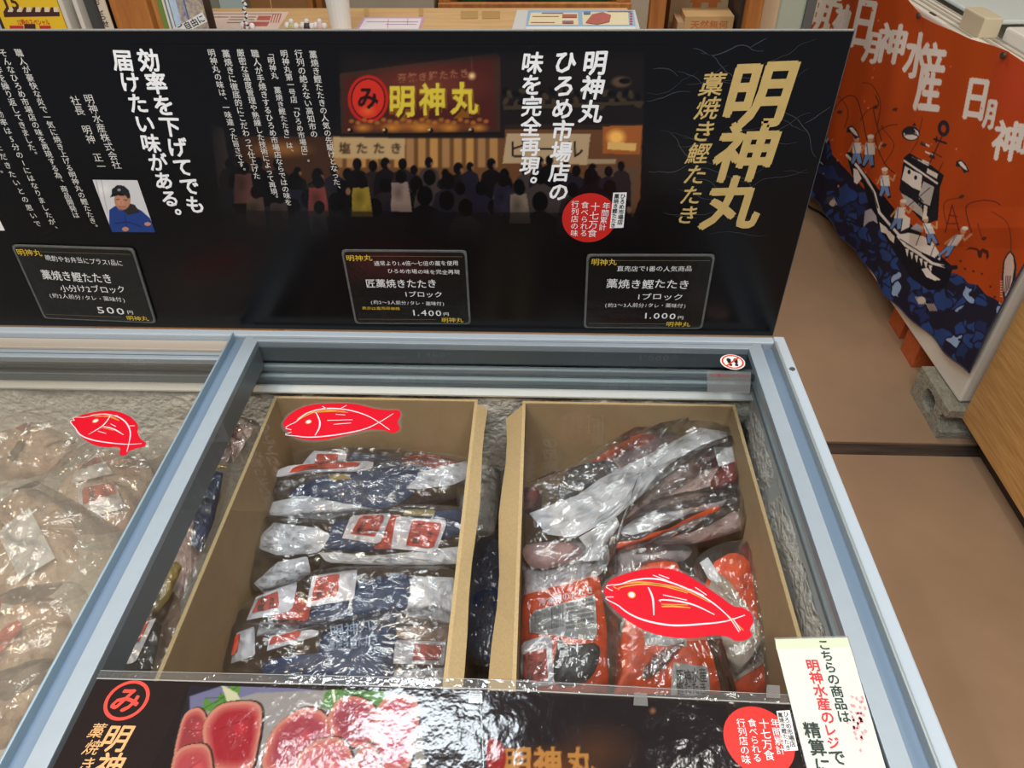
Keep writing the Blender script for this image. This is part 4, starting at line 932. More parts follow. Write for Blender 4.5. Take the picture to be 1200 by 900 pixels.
bag('clear bag with two white sachets of red print, under the small fish sticker', (115, 590), .690, a5, [[(260,700),(400,480),(560,400),(760,420),(800,600),(640,820),(300,820)]],
    [([(458,800),(440,635),(630,598),(692,742)], [(480,732),(472,645),(632,615),(650,672)]), ([(412,612),(420,560),(545,450),(632,560)], [(450,552),(470,530),(560,470),(575,510)])],
    [([(235,690),(260,680),(290,690),(260,706)], seaweed), ([(290,715),(340,705),(355,712),(310,728)], meat_r), ([(100,650),(230,600),(260,610),(120,680)], spice)],
    [(200,800),(240,560),(420,400),(640,330),(900,330),(920,480),(760,700),(640,860),(300,900)])
bag('broad clear bag of pale fish pieces at the back left, touching the frosted wall', (45, 525), .700, a5, [[(-200,480),(-60,330),(120,270),(300,290),(420,380),(300,500),(0,560)]],
    (), [([(75,480),(140,385),(172,385),(108,498)], seaweed), ([(118,325),(160,300),(212,290),(170,345)], meat_r), ([(240,380),(330,350),(360,380),(260,420)], beige_f), ([(365,400),(420,370),(432,400),(370,420)], seaweed)],
    [(-240,540),(-160,330),(60,240),(240,225),(440,300),(560,380),(420,500),(120,580),(-100,620)], yaw=4)
bag('wrinkled clear bag with a white paper square, left edge beside the lid frame', (40, 680), .700, a6, [[(-120,250),(-60,60),(60,-80),(200,-40),(280,120),(220,260),(60,330)]],
    (), [([(18,100),(130,12),(222,190),(100,266)], wrap_w), ([(0,60),(30,50),(40,95),(0,100)], gold_l)], [(-160,300),(-90,40),(60,-110),(220,-60),(400,60),(420,180),(300,300),(60,360)], yaw=-6)
bag('clear bag with salmon red slices, lower left corner of the frame', (30, 770), .690, a6, [[(-160,520),(-40,380),(60,330),(180,300),(260,420),(160,560),(0,640)]],
    (), [([(-10,480),(60,420),(98,405),(110,430),(50,510),(-10,560)], sachet_r), ([(-10,350),(40,330),(30,380),(-10,400)], sachet_r)], [(-180,560),(-80,360),(80,280),(260,250),(320,320),(280,460),(160,620),(-20,680)], yaw=6)
bag('smooth pale bag at the lower left, next to the aluminium lid frame', (50, 850), .675, a6, [[(-120,820),(-60,680),(60,600),(160,560),(190,640),(60,820)]],
    (), (), [(-140,860),(-80,660),(60,560),(200,520),(230,600),(120,780),(0,900)], yaw=0)
bag('greyish bag folded between the sachet bag and the lid frame', (185, 560), .665, a5, [[(700,600),(760,480),(900,420),(960,520),(820,700),(720,760)]],
    (), [([(720,560),(800,500),(850,560),(760,600)], meat_r)], [(680,680),(720,440),(860,300),(1020,330),(1010,560),(800,820),(660,860)], yaw=10)
G4 = 'packs squeezed between the lid frame and the left box'
bag('dark pack with a white and red sachet, low in the gap left of the boxes', (165, 750), .640, a7, [[(20,860),(60,740),(120,700),(160,720),(130,860)]],
    [([(24,858),(60,745),(152,712),(88,850)], [(52,800),(74,750),(136,722),(104,790)])], (), [(0,880),(40,730),(110,690),(180,690),(150,880)], im=spice, th=.016, m=bag_film, g=G4)
bag('yellowish paper-ended bag in the middle of the gap left of the cardboard box', (190, 690), .650, a7, [[(110,690),(150,580),(200,520),(222,540),(180,640),(130,700)]],
    (), [([(120,600),(150,590),(160,640),(125,650)], wrap_w)], [(90,720),(130,570),(200,500),(240,520),(190,660),(140,730)], im=gold_l, th=.016, m=bag_film, g=G4)
bag('navy pack standing high in the gap left of the cardboard box', (245, 570), .650, a7, [[(250,470),(262,320),(310,240),(350,250),(320,400),(280,500)]],
    (), [([(315,245),(365,240),(368,250),(318,256)], gold_l)], [(235,500),(250,300),(330,140),(380,180),(340,400),(280,520)], im=navy, th=.016, m=bag_film, g=G4)
bag('frosted pink bag at the back end of the gap beside the cardboard box', (275, 520), .660, a7, [[(330,220),(350,140),(400,70),(450,60),(440,120),(380,220)]],
    (), [([(375,150),(385,110),(400,110),(395,160)], meat_r)], [(310,240),(340,120),(400,40),(470,40),(460,130),(390,240)], im=wrap_p, th=.016, m=bag_film, g=G4)
for i, (x, y, l) in enumerate(((200, 640, 'dull clear bag wedged against the outside of the left cardboard box'), (150, 800, 'clear bag at the lowest visible end of the gap beside the left box'))):
    pk = Pack('frozen_bag', l, 'bag', G4, (x, y), .600, 5, 0, None)
    pk.slab('fish_piece', [(x-60,y+60),(x-10,y-70),(x+50,y-110),(x+60,y-60),(x+10,y+70)], beige_f if i else wrap_p, .02, .01); pk.film([(x-66,y+66),(x-14,y-80),(x+56,y-120),(x+70,y-60),(x+14,y+76)])
for (x, y, l) in ((595, 700, 'dark navy bag deep in the gap between the two cardboard boxes'), (585, 560, 'frost covered bag far back between the two cardboard boxes')):
    pk = Pack('frozen_bag', l, 'bag', 'bags in the gap between the boxes', (x-20, y), .560, 5, 0, None)
    pk.slab('fish_piece', [(x-48,y+60),(x-40,y-60),(x-6,y-60),(x-4,y+60)], navy if y > 600 else frost_m, .02, .006); pk.film([(x-50,y+66),(x-42,y-66),(x-4,y-66),(x-2,y+66)])

# ------------------------------------------------------------------ white appliance with the printed cloth, on blocks
ANG = .033; FX0, FY0 = 1.2135, 1.660
def wx(s, out=0.): return (FX0-ANG*s-out, FY0+s)          # s metres back along its long left side
wf = thing('raised_freezer', 'white chest freezer at the right, raised on bricks, under a red printed cloth', 'freezer', (1.5, 2.6, .11))
L_ = 2.3; W_ = .62; H_ = .93; dN = np.array([1, ANG])/math.hypot(1, ANG)
def wbox(s0, s1, w0, w1, z0, z1, name, m, bev=.004):
    P = [wx(s0), wx(s1)]; c = [(P[0][0]+dN[0]*w0, P[0][1]+dN[1]*w0), (P[0][0]+dN[0]*w1, P[0][1]+dN[1]*w1), (P[1][0]+dN[0]*w1, P[1][1]+dN[1]*w1), (P[1][0]+dN[0]*w0, P[1][1]+dN[1]*w0)]
    m_ = MB().add([(x, y, z0) for x, y in c]+[(x, y, z1) for x, y in c], [(3, 2, 1, 0), (4, 5, 6, 7), (0, 1, 5, 4), (1, 2, 6, 5), (2, 3, 7, 6), (3, 0, 4, 7)]); return obj(name, m_, m, wf, bevel=bev)
wbox(0, L_, .004, W_, .112, .86, 'body', white_en, .006)
wbox(0, L_, .004, .10, .86, .930, 'top_rim', white_en, .006); wbox(0, L_, .52, W_, .86, .93, 'top_rim', white_en, .006); wbox(0, .08, .10, .52, .86, .93, 'top_rim', white_en); wbox(L_-.08, L_, .10, .52, .86, .93, 'top_rim', white_en)
for w0, w1, z in ((.018, .021, .9305), (.042, .050, .9305), (.064, .067, .9305), (.085, .090, .9305)): wbox(.03, L_-.03, w0, w1, z-.001, z+.003, 'lid_rail', mat('rail_grey', (176, 168, 158), .4), 0)
wbox(.35, .62, .005, .030, .930, .934, 'slot_plate', white_en, .001); wbox(.86, .90, .012, .020, .930, .9322, 'dark_slot', ink_d, 0)
wbox(.62, .74, .030, .085, .930, .985, 'corner_clip', mat('clip_beige', (206, 194, 166), .4), .004)
wbox(-.0, .60, .085, .42, .930, .968, 'lid', mat('lid_white', (224, 222, 216), .35), .006); wbox(.03, .57, .16, .40, .968, .971, 'lid_glass', mat('lid_sky', (206, 226, 232), .1), 0)
wbox(.76, 2.2, .12, .50, .930, .942, 'lid', mat('lid_pale', (214, 224, 226), .2), .004)

# cloth: dense woven sheet that ripples; the picture is printed into it
CL = Plane((FX0-.012, FY0, 0), (ANG, -1, 0), (0, 0, 1))   # u runs towards the camera, outward normal to the left
if CL.N[0] > 0: pass
def curve(l): return smooth_poly([l[0]]+list(l)+[l[-1]], 6)[6:6*len(l)+1]
def cloth_canvas():
    OR = (188, 74, 18); NV = (34, 32, 52); WH = (236, 226, 216); c = Canvas(930, -60, 1290, 460, 2.4, OR)
    c.ell(1150, 250, 60, 120, (178, 66, 20), soft=1); c.ell(1190, 100, 40, 80, (200, 70, 40), soft=1)
    sea = [(900,130),(962,140),(972,165),(976,182),(990,197),(1004,212),(1030,240),(1060,282),(1100,322),(1118,320),(1128,324),(1135,332),(1146,334),(1156,346),(1166,350),(1175,357),(1175,460),(900,460)]
    ins = c.poly(sea, NV); rs = np.random.RandomState(5)
    # sea of angular wave facets
    pts = np.stack([rs.uniform(930, 1185, 560), rs.uniform(130, 455, 560)], 1); yy, xx = np.nonzero(ins)
    X = c.X[yy, xx]; Y = c.Y[yy, xx]; d1 = np.full(X.shape, 1e9); d2 = d1.copy(); k1 = np.zeros(X.shape, int)
    wX = X+2.2*np.sin(Y*.35)+1.5*np.sin(X*.5); wY = Y*1.05+2*np.sin(X*.33)
    for k, (a, b_) in enumerate(pts):
        d = np.hypot((wX-a)*1.0+.5*(wY-b_)*.6, (wY-b_)*.85-.35*(wX-a)); m_ = d < d1; d2 = np.where(m_, d1, np.minimum(d2, d)); k1 = np.where(m_, k, k1); d1 = np.where(m_, d, d1)
    kind = rs.choice(4, 560, p=[.30, .50, .06, .14]); cols = np.array([NV, (46, 72, 132), (150, 176, 214), (38, 52, 98)], float)
    fill = (d2-d1) > 1.9; cc = cols[kind[k1]]; c.a[yy[fill], xx[fill]] = cc[fill]
    q1 = lambda pts, o, s: [(o[0]+x/s, o[1]+y/s) for x, y in pts]
    A = lambda pts: q1(pts, (940, 130), 5.29); B = lambda pts: q1(pts, (1040, 120), 5.0); D = lambda pts: q1(pts, (1040, 260), 4.74)
    # hull
    c.poly(A([(275,260),(300,250),(350,330),(470,480),(600,640),(741,760)])+D([(180,100),(300,190),(365,250),(330,370),(230,380),(130,310),(60,200)])+A([(500,760),(430,640),(380,450),(310,400)]), (24, 22, 34))
    c.stroke(A([(278,275),(345,345),(400,420),(450,510),(480,630),(540,700),(620,790)])+D([(60,80),(100,130),(180,180),(250,230),(360,258)]), 3.2, WH)
    c.stroke(A([(330,350),(440,500),(470,600)]), 1.2, (60,54,60))
    c.poly(A([(318,355),(345,365),(370,420),(340,455),(322,440)]), WH); c.poly(A([(390,620),(430,605),(460,650),(470,700),(440,680),(410,690),(380,720)]), (176,170,176))
    c.poly(A([(480,690),(520,720),(575,780),(570,820),(545,800),(520,760),(490,750)]), WH); c.poly(A([(605,770),(660,755),(741,790),(741,900),(700,860),(640,820)]), WH)
    c.poly(D([(70,68),(130,62),(200,80),(255,115),(298,190),(292,215),(240,195),(180,160),(110,118)]), WH); c.stroke(D([(70,95),(180,165),(290,215)]), 1, NV); c.stroke(D([(180,75),(160,130)]), .8, NV); c.stroke(D([(262,130),(240,190)]), .8, NV)
    c.poly(D([(190,262),(225,255),(250,290),(298,322),(262,326),(215,305)]), WH)
    for i in range(6): c.poly(D([(100+i*26,150+i*18),(120+i*26,150+i*18),(112+i*26,196+i*17)]), WH)
    c.poly(D([(290,240),(390,240),(392,262),(350,270)]), NV)
    # deck house
    c.poly(B([(98,322),(130,296),(262,372),(332,428),(308,500),(296,690),(262,700),(226,724),(150,640),(70,510)]), (30, 26, 34))
    c.poly(B([(104,372),(150,400),(205,425),(196,520),(150,500),(84,452)]), WH); c.poly(B([(212,462),(276,496),(250,606),(212,590),(180,560)]), (198,190,186))
    c.poly(B([(80,530),(200,600),(214,680),(110,600)]), (192,184,180)); c.poly(B([(216,600),(236,610),(226,706),(206,690)]), WH)
    c.stroke(B([(100,342),(292,474)]), 2.4, WH); c.stroke(B([(150,322),(240,368)]), 1.6, WH); c.poly(B([(236,386),(298,420),(290,448),(230,412)]), WH)
    for x, y in ((128,408),(166,440)): c.ell(*B([(x,y)])[0], 1.8, 2.8, NV)
    for i in range(9): c.stroke(B([(84+i*14,458+i*13),(80+i*14,500+i*13)]), 1.6, (34,30,38))
    c.stroke(B([(78,452),(210,580)]), 1.2, (34,30,38)); c.stroke(B([(76,500),(206,620)]), 1.2, (34,30,38)); c.stroke(B([(120,610),(250,500)]), .9, NV)
    # deck white patches
    c.poly(B([(60,690),(100,655),(135,680),(130,730),(80,755)]), WH); c.poly(B([(135,740),(170,708),(208,730),(196,760)]), (176,170,176))
    for y, x0 in ((236,200),(290,224),(340,206)): c.poly(B([(x0,y-6),(x0+48,y+16),(x0+46,y+26),(x0-2,y+4)]), WH); 
    for y, x0 in ((226,196),(300,250),(340,180),(310,150)): c.poly(B([(x0,y),(x0+30,y+16),(x0+28,y+34),(x0-4,y+22)]), (40,34,44), .8)
    c.stroke(B([(330,180),(288,270),(246,362)]), 1.2, (48,34,40)); c.stroke(B([(206,90),(176,230),(140,290)]), .7, (70,36,36)); c.stroke(B([(274,214),(344,240)]), 2.4, (48,34,40)); c.stroke(B([(290,205),(286,230)]), 2, (48,34,40)); c.stroke(B([(326,350),(300,410)]), .8, (60,34,40)); c.stroke(B([(262,290),(318,320)]), 1, (48,34,40))
    c.ell(*B([(330,152)])[0], 7, 9.6, (48,40,52)); c.ell(*B([(330,155)])[0], 3, 4.6, OR)
    c.ell(*B([(137,182)])[0], 10.6, 8.6, (44,40,50)); c.ell(*B([(140,186)])[0], 9, 6.6, WH); c.ell(*B([(130,170)])[0], 7, 4, (44,40,50))
    for i in range(4): c.stroke(B([(95+i*12,196-i*8),(130+i*12,182-i*2),(180,196+i*2)]), .8, (60,54,60))
    c.poly(B([(145,135),(160,118),(172,140)]), (44,40,50))
    # crew
    def man(x, y, s, lean=0., rod=None):
        R = lambda px, py: (x+(px+lean*(-py))*s, y+py*s)
        c.poly([R(-4,2), R(4,2), R(6,14), R(3,15), R(1,8), R(-3,15), R(-6,14)], (34,30,44)); c.poly([R(-3,2), R(3,2), R(5,12), R(2,13), R(0,7), R(-3,13), R(-5,12)], (116,150,200))
        c.poly([R(-4,-7), R(4,-7), R(5,3), R(-4,3)], WH); c.stroke([R(-3,-7), R(-1,3)], 1*s, (110,144,196)); c.stroke([R(4,-5), R(8,-2), R(10,-8)], 1.8*s, (206,150,110)); c.stroke([R(-4,-5), R(-7,1)], 1.8*s, (206,150,110))
        c.ell(*R(0,-10.5), 2.6*s, 3.2*s, (214,160,120)); c.ell(*R(0,-12.6), 3*s, 1.8*s, WH)
        if rod: c.stroke(curve([R(10,-8)]+rod), .9, (52,30,30))
    man(1004, 176, 1.25, 0, [(1006,120),(996,112),(985,118)]); man(1019, 177, 1.35, .1, [(1024,130),(1030,122),(1026,112)]); man(1037, 214, 1.25, 0, [(1036,190),(1026,160),(1040,148),(1052,146)])
    man(1054, 252, 1.3, .3); man(1089, 270, 1.2, -.3); man(1118, 284, 1.3, .8, [(1133,252),(1134,240),(1150,235),(1165,236),(1172,240)])
    for l in ([(985,118),(978,128)], [(1035,148),(1034,150),(1048,170),(1036,192)], [(1010,97),(1022,100),(1032,120),(1028,150)], [(1008,142),(1016,130),(1026,126)], [(1128,232),(1110,235),(1106,246),(1110,264)], [(1162,248),(1178,258),(1184,272),(1185,294)], [(1146,262),(1150,276),(1154,280)], [(990,150),(994,130),(984,114),(976,112)]): c.stroke(curve(l), .8, (84,40,30))
    for x, y in ((1049,128),(1026,125),(1127,230),(1153,279),(984,131),(1036,170)): c.poly([(x-4,y+1),(x,y-2),(x+4,y-1),(x+1,y+3)], (84,46,34))
    for x, y, s in ((1000,155,1),(1128,195,1)): c.poly([(x-7,y-6),(x-1,y-8),(x+4,y-3),(x+8,y+6),(x+2,y+8),(x-2,y+1),(x-8,y)], (44,40,52)); c.poly([(x-5,y-5),(x-1,y-6),(x+4,y),(x+6,y+5),(x+2,y+3),(x-2,y-1)], WH)
    c.poly(B([(470,640),(480,600),(382,590),(384,600),(360,630),(380,640),(340,760),(400,740)]), (110,40,26), .0)
    for a_, b_ in (((1116,240),(1108,272)),((1116,240),(1124,270)),((1112,252),(1122,254)),((1110,262),(1123,262))): c.stroke([a_, b_], 1.4, (110,34,24))
    c.poly(D([(430,158),(460,140),(500,146),(512,160),(530,146),(560,160),(566,190),(552,214),(548,180),(530,168),(522,200),(506,200),(498,160),(465,152)]), (76,34,26))
    # hanging tuna
    c.poly(D([(684,160),(706,186),(718,240),(712,330),(690,400),(652,440),(640,400),(636,300),(644,220),(662,180)]), (44,38,46)); c.poly(D([(684,170),(700,196),(706,250),(694,330),(660,425),(646,380),(646,300),(652,220),(668,186)]), (214,186,172))
    for i in range(4): c.stroke(D([(660+i*9,300),(652+i*8,410-i*14)]), .8, (60,50,56))
    for i in range(7): c.stroke(D([(628,330+i*14),(640,330+i*14)]), .8, WH)
    for x, y in ((1131,315),(1141,318),(1151,321),(1161,336),(1126,306),(1166,348)): c.ell(x, y, 1.6, 1.4, (90,40,24))
    for x, y in ((973,236),(1077,352),(1090,360)):
        for k in range(5): c.stroke([(x-4+k*2,y-4),(x+k*2,y+4)], .9, (216,196,176))
    c.ell(972, 234, 4, 4, (70,62,70)); c.ell(976, 238, 3.4, 4, (196,180,170)); c.ell(1080, 352, 5, 4.5, (206,190,176))
    # brush writing
    S = lambda ch, x, y, w_, h_, r=0., b_=.028: [c.glyph(ch, x+dx, y+dy, w_, h_, WH, r, 0., .12) for dx, dy in ((0,0),(1.4,.5),(-1.4,-.5),(.4,-1.3),(-.4,1.3),(.8,.8))]
    S('日', 1012, 28, 30, 66, .16); S('月', 1023, 56, 20, 40, .16); S('神', 1045, 52, 36, 50, .12); S('水', 1075, 66, 30, 58, .1); S('産', 1091, 92, 32, 88, .1)
    S('日', 1144, 116, 32, 56, .12); S('月', 1161, 134, 14, 38, .14); S('神', 1181, 166, 36, 50, .1); S('水', 1204, 158, 26, 50, .1)
    S('明', 962, 18, 22, 44, .2); S('神', 986, 26, 18, 44, .2); S('水', 968, 40, 14, 26, .2); S('産', 980, -10, 22, 40, .2)
    for i in range(26):
        x, y = random.uniform(955, 1195), random.uniform(-10, 240); c.ell(x, y, random.uniform(.5, 1.3), random.uniform(.8, 2), (226, 120, 84), rot=random.random())
    # hem
    return c
CC = cloth_canvas()
hem = [(953, 232), (1000, 291), (1040, 344), (1080, 384), (1112, 415), (1145, 441)]
topl = [(1040, -14), (1065, 0), (1081, 20), (1105, 30), (1140, 46), (1183, 60), (1200, 71)]
def yz(pts): return [(hit_plane(p)) for p in pts]
def hit_plane(p): u, v = CL.uv(*p); return (-u, v)     # s, z
H1 = sorted(yz(hem)); T1 = sorted(yz(topl)); 
hs, hz = zip(*H1); ts, tz = zip(*T1)
nx, ny = 620, 420; S0, S1 = -.018, 2.15; P3 = []
for j in range(ny+1):
    t = j/ny
    for i in range(nx+1):
        s_ = S0+(S1-S0)*(i/nx)**1.15; z0 = np.interp(s_, hs, hz); z1 = np.interp(s_, ts, tz)
        z1 = min(z1, .985); z = z0+(z1-z0)*t
        rip = .006*math.sin(s_*13+z*4+1)+.004*math.sin(s_*29-z*9)+.010*max(0, 1-abs((z-.62+.55*(s_-.1))/.06))*(1 if s_ < .5 else 0)
        rip *= .35+.65*(1-t)+.2; rip += .004*noise.noise(Vector((s_*5, z*5, 3)))
        P3.append(CL.at(-s_, z, rip+.004))
clo = thing('printed_cloth', 'orange-red cloth with fishing boat and blue waves, hanging on the white freezer side', 'cloth', (*wx(.8, .015), .12))
cloth_m = vcol_mat('cloth_print', .85, .2, .15, 400)
o = grid_print('cloth_sheet', P3, nx, ny, CC, cloth_m, clo, smooth=True)
if len(o.data.vertices): 
    sd = o.modifiers.new('thickness', 'SOLIDIFY'); sd.thickness = .0012; sd.offset = 0
k = nx+1; b = MB(); b.tube([P3[i]+CL.N*.0006 for i in range(0, k, 6)], .0022, 6); b.tube([P3[j*k]+CL.N*.0006 for j in range(0, ny+1, 6)], .0022, 6)
obj('hem', b, mat('navy_hem', (52, 48, 74), .8), clo, smooth=True)
for x, y, l in ((1081.5, 18.5, 'small dark magnet holding the cloth top, the farther one'), (1182, 65, 'small dark magnet holding the cloth top near the frame edge')):
    P = CL.px(x, y, .012); m_ = tag(obj('magnet', MB().tube([P, P+CL.N*.006], .0085, 14), mat('magnet_dark', (66, 56, 50), .5)), l, 'magnet', 'magnets on the printed cloth')

# concrete block (hollow) and bricks under it
F0 = hit(1097, 513.5, 2, 0); F1 = hit(1066, 460, 2, 0); by0, by1 = F0[1], F1[1]; bx = (F0[0]+F1[0])/2
bl = MB(); Hh = .108
def ring_(cy, cz, ry, rz, n=18): return [(cy+ry*math.copysign(abs(math.cos(a))**.6, math.cos(a)), cz+rz*math.copysign(abs(math.sin(a))**.6, math.sin(a))) for a in [2*math.pi*i/n for i in range(n)]]
outer = [(by1, 0), (by1, Hh), (by0, Hh), (by0, Hh-.026), (by0+.020, Hh-.030), (by0+.030, Hh-.046), (by0+.030, .046), (by0+.020, .030), (by0, .026), (by0, 0)]
outer = [(y, z) for y, z in outer]; hole = ring_(by0+.105, Hh/2, .036, .030)
allp = outer+hole; tri = tessellate_polygon([[Vector((y, z, 0)) for y, z in outer], [Vector((y, z, 0)) for y, z in hole]]); nn = len(allp); no = len(outer)
vs = [(bx, y, z) for y, z in allp]+[(bx+.30, y, z) for y, z in allp]
fs = [t for t in tri]+[tuple(i+nn for i in t[::-1]) for t in tri]+[(i, (i+1) % no, (i+1) % no+nn, i+nn) for i in range(no)]+[(no+i, no+(i+1) % len(hole), no+(i+1) % len(hole)+nn, no+i+nn) for i in range(len(hole))]
bl.add(vs, fs); o = obj('concrete_block', bl, mat('concrete', (158, 154, 138), .95, var=.25, scale=60, bump=1., bscale=160), fix=True, bevel=.003)
tag(o, 'grey hollow concrete block under the near corner of the white raised freezer', 'block')
for i, (pf, pb, l) in enumerate((((1067.5, 430.5), (1053.5, 409), 'nearer orange brick, next to the concrete block'), ((1053, 397), (1036.5, 376), 'farther orange brick behind its twin under the freezer'))):
    A_ = hit(*pf, 2, 0); B_ = hit(*pb, 2, 0)
    o = obj('brick', MB().box((A_[0], A_[1], 0), (A_[0]+.20, A_[1]+.100, .110)), mat('orange_brick', (186, 92, 42), .85, var=.12, scale=50, bump=.3, bscale=120), bevel=.002)
    tag(o, l, 'brick', 'bricks under the raised freezer')
for i, (x, y) in enumerate(((1.25, 3.6), (1.72, 3.6), (1.72, 1.85))):
    o = obj('brick', MB().box((x, y, 0), (x+.1, y+.1, .111)), MATS['orange_brick'], bevel=.002); tag(o, 'orange brick propping the hidden %s of the raised freezer' % ('far left corner', 'far right corner', 'near right corner')[i], 'brick', 'bricks under the raised freezer')
cb = MB(); pts = [hit(*p_, 2, .006) for p_ in [(930,225),(948,242),(962,250),(985,268),(1003,290),(1022,316)]]; cb.tube([tuple(a) for a in smooth_poly(pts, 5)[:-9]], .005, 8)
tag(obj('power_cable', cb, mat('cable_black', (26, 24, 24), .5), smooth=True), 'thin black cable running on the brown floor along the red cloth', 'cable')

# wooden counter front at the right edge
wc = thing('wooden_counter', 'pale wooden counter with vertical side panel at the right edge', 'counter', (1.5, 1.2, 0))
WX, WY = 1.2255, 1.628
wm = mat('pine_panel', (178, 128, 70), .45, var=0, scale=7, col2=(214, 168, 104), stretch=(1, 1.0, 16), bump=.03, bscale=30)
obj('side_panel', MB().box((WX, .2, .08), (WX+.03, WY, .82)), wm, wc, bevel=.001)
obj('back_panel', MB().box((WX+.03, WY-.03, .08), (1.95, WY, .82)), wm, wc, bevel=.001); obj('worktop', MB().box((WX-.005, .2, .82), (1.96, WY+.0, .845)), wm, wc, bevel=.002)
obj('plinth', MB().box((WX+.05, .25, 0), (1.9, WY-.06, .08)), ink_d, wc)

# ------------------------------------------------------------------ things on and behind the far counter
def vp(Y): return Plane((0, Y, 0), (1, 0, 0), (0, 0, 1))
wood = mat('counter_wood', (222, 182, 128), .5, var=0, col2=(202, 158, 104), scale=5, stretch=(1, 6, 6)); post_m = mat('post_wood', (196, 128, 62), .55, col2=(160, 96, 42), scale=6, stretch=(7, 7, .8)); pine = mat('shelf_pine', (206, 152, 86), .55, col2=(182, 126, 66), scale=5, stretch=(6, 6, .8))
ct = thing('checkout_counter', 'long pale wooden counter behind the banner, with papers on it', 'counter', (-.3, 2.5, 0)); CZ = .90
xr = hit(735, 8, 2, CZ)[0]; yb = hit(735, 9, 2, CZ)[1]
obj('worktop', MB().box((-1.6, 2.32, CZ-.03), (xr, yb, CZ)), wood, ct, bevel=.003); obj('front_panel', MB().box((-1.58, 2.36, 0), (xr-.03, 2.39, CZ-.03)), wood, ct); obj('side_panel', MB().box((xr-.05, 2.39, 0), (xr-.02, yb-.03, CZ-.03)), wood, ct)
CP = Plane((0, 0, CZ+.0005), (1, 0, 0), (0, 1, 0))
def paper_thing(label, quad, m, deco, grp='papers on the far counter'):
    t = thing('paper_sheet', label, 'paper', CP.px(sum(p_[0] for p_ in quad)/4, sum(p_[1] for p_ in quad)/4), grp); obj('sheet', MB().slab(CP, uvs(CP, quad), .0008), m, t)
    for dk_, (nm, polys, mm) in enumerate(deco):
        for q_ in polys: obj(nm, MB().flat(CP, uvs(CP, q_), .0014+.0006*dk_), mm, t)
    return t
R = lambda x0, y0, x1, y1, sk=0: [(x0-sk, y1), (x1-sk, y1), (x1, y0), (x0, y0)]
rose = mat('menu_rose', (232, 206, 192), .5); mr = mat('menu_red', (196, 96, 84), .5); mg = mat('menu_grey', (170, 150, 142), .5)
paper_thing('pale pink menu sheet with red dish pictures, left on the far counter', [(205, 40), (322, 40), (339, 14), (238, 14)], rose,
    [('picture_print', [R(303,19,318,24,2), R(293,26,316,31,3)], mr), ('text_line', [R(250,20.0,268,20.8), R(270,20,300,20.8), R(268,23,298,23.8), R(266,26.5,292,27.3), R(244,16.5,330,17)], mg), ('red_column', [R(320+3*i,17,321+3*i,27,3) for i in range(4)], mr)])
paper_thing('small lilac-bordered form lying in the middle of the far counter', [(415, 38), (490, 38), (498, 20.5), (426, 20.5)], mat('form_lilac', (206, 160, 200), .5),
    [('form_white', [[(420, 36), (490, 36), (494, 22), (428, 22)]], mat('form_white', (236, 228, 236), .5)), ('form_line', [R(455,23,455.6,34,1), R(430,26,490,26.5), R(478,22,478.6,30,1), R(452,29,488,29.4)], mat('form_line', (190, 130, 180), .5))])
blue = mat('menu_blue', (150, 188, 226), .45); cream = mat('menu_cream', (238, 228, 190), .45)
paper_thing('large blue-bordered menu sheet with dish photo, right on the far counter', [(598, 42), (752, 42), (744, 12), (606, 12)], mat('menu_backing', (214, 216, 218), .5),
    [('blue_ground', [[(615, 38), (746, 38), (742, 12.5), (619, 12.5)]], blue), ('cream_panel', [[(619, 30), (678, 30), (677, 15.5), (622, 15.5)], [(683, 30), (737, 30), (736, 15), (682, 15)]], cream),
     ('white_strip', [[(616, 37), (745, 37), (744.5, 32), (616.5, 32)]], paper), ('red_line', [R(635,16,660,17), R(624,20,655,20.6), R(622,27,650,27.8), R(712,14,740,15)]+[R(738,16+3*i,741,17.5+3*i) for i in range(5)], mr),
     ('dish_print', [[(686, 28), (700, 30), (714, 27), (716, 19), (706, 15.5), (694, 18)], [(659, 22), (676, 22), (676, 18), (659, 18)], [(659, 29), (672, 29), (672, 25.5), (659, 25.5)]], mat('dish_red', (184, 92, 84), .5)), ('blue_mark', [R(684,15,692,18), R(662,26,668,28)], mat('mark_blue', (90, 130, 180), .5))])
for q_ in (R(427,9.5,432,19), R(491,9.5,496,19), R(540,13,560,22), R(565,13,586,22)): obj('old_tape', MB().flat(CP, uvs(CP, q_), .0006), mat('old_tape', (196, 156, 96), .35), ct)
# cup with pens
cu = thing('pen_cup', 'translucent white plastic cup holding pens on the far counter', 'cup', CP.px(401, 38)); cp0 = CP.px(401, 40); ch_ = .145
lz = MB(); n = 20; vs = []
for z, r in ((0, .030), (ch_, .0385), (ch_, .0365), (.004, .028)): vs += [(cp0[0]+r*math.cos(2*math.pi*i/n), cp0[1]+r*math.sin(2*math.pi*i/n), CZ+z+.001) for i in range(n)]
lz.add(vs, [(j*n+i, j*n+(i+1) % n, (j+1)*n+(i+1) % n, (j+1)*n+i) for j in range(3) for i in range(n)]+[tuple(3*n+i for i in range(n))[::1], tuple(range(n))[::-1]]); obj('cup_wall', lz, mat('cup_white', (236, 238, 236), .4), cu, smooth=False)
for l, a, b_, col in (('black ballpoint pen leaning left in the white cup', (-.02, 0), (-.055, .01), (30, 34, 42)), ('dark marker pen beside the ballpoint in the white cup', (-.008, .01), (-.03, .02), (50, 60, 70)), ('white pen leaning right in the white cup', (.02, 0), (.034, 0), (226, 228, 228))):
    p0 = (cp0[0]+a[0]*.5, cp0[1]+a[1], CZ+.012); p1_ = (cp0[0]+b_[0], cp0[1]+b_[1], CZ+.185)
    tag(obj('pen', MB().tube([p0, p1_], .0045, 8), mat('pen_%d' % col[0], col, .4)), l, 'pen', 'pens in the white cup')
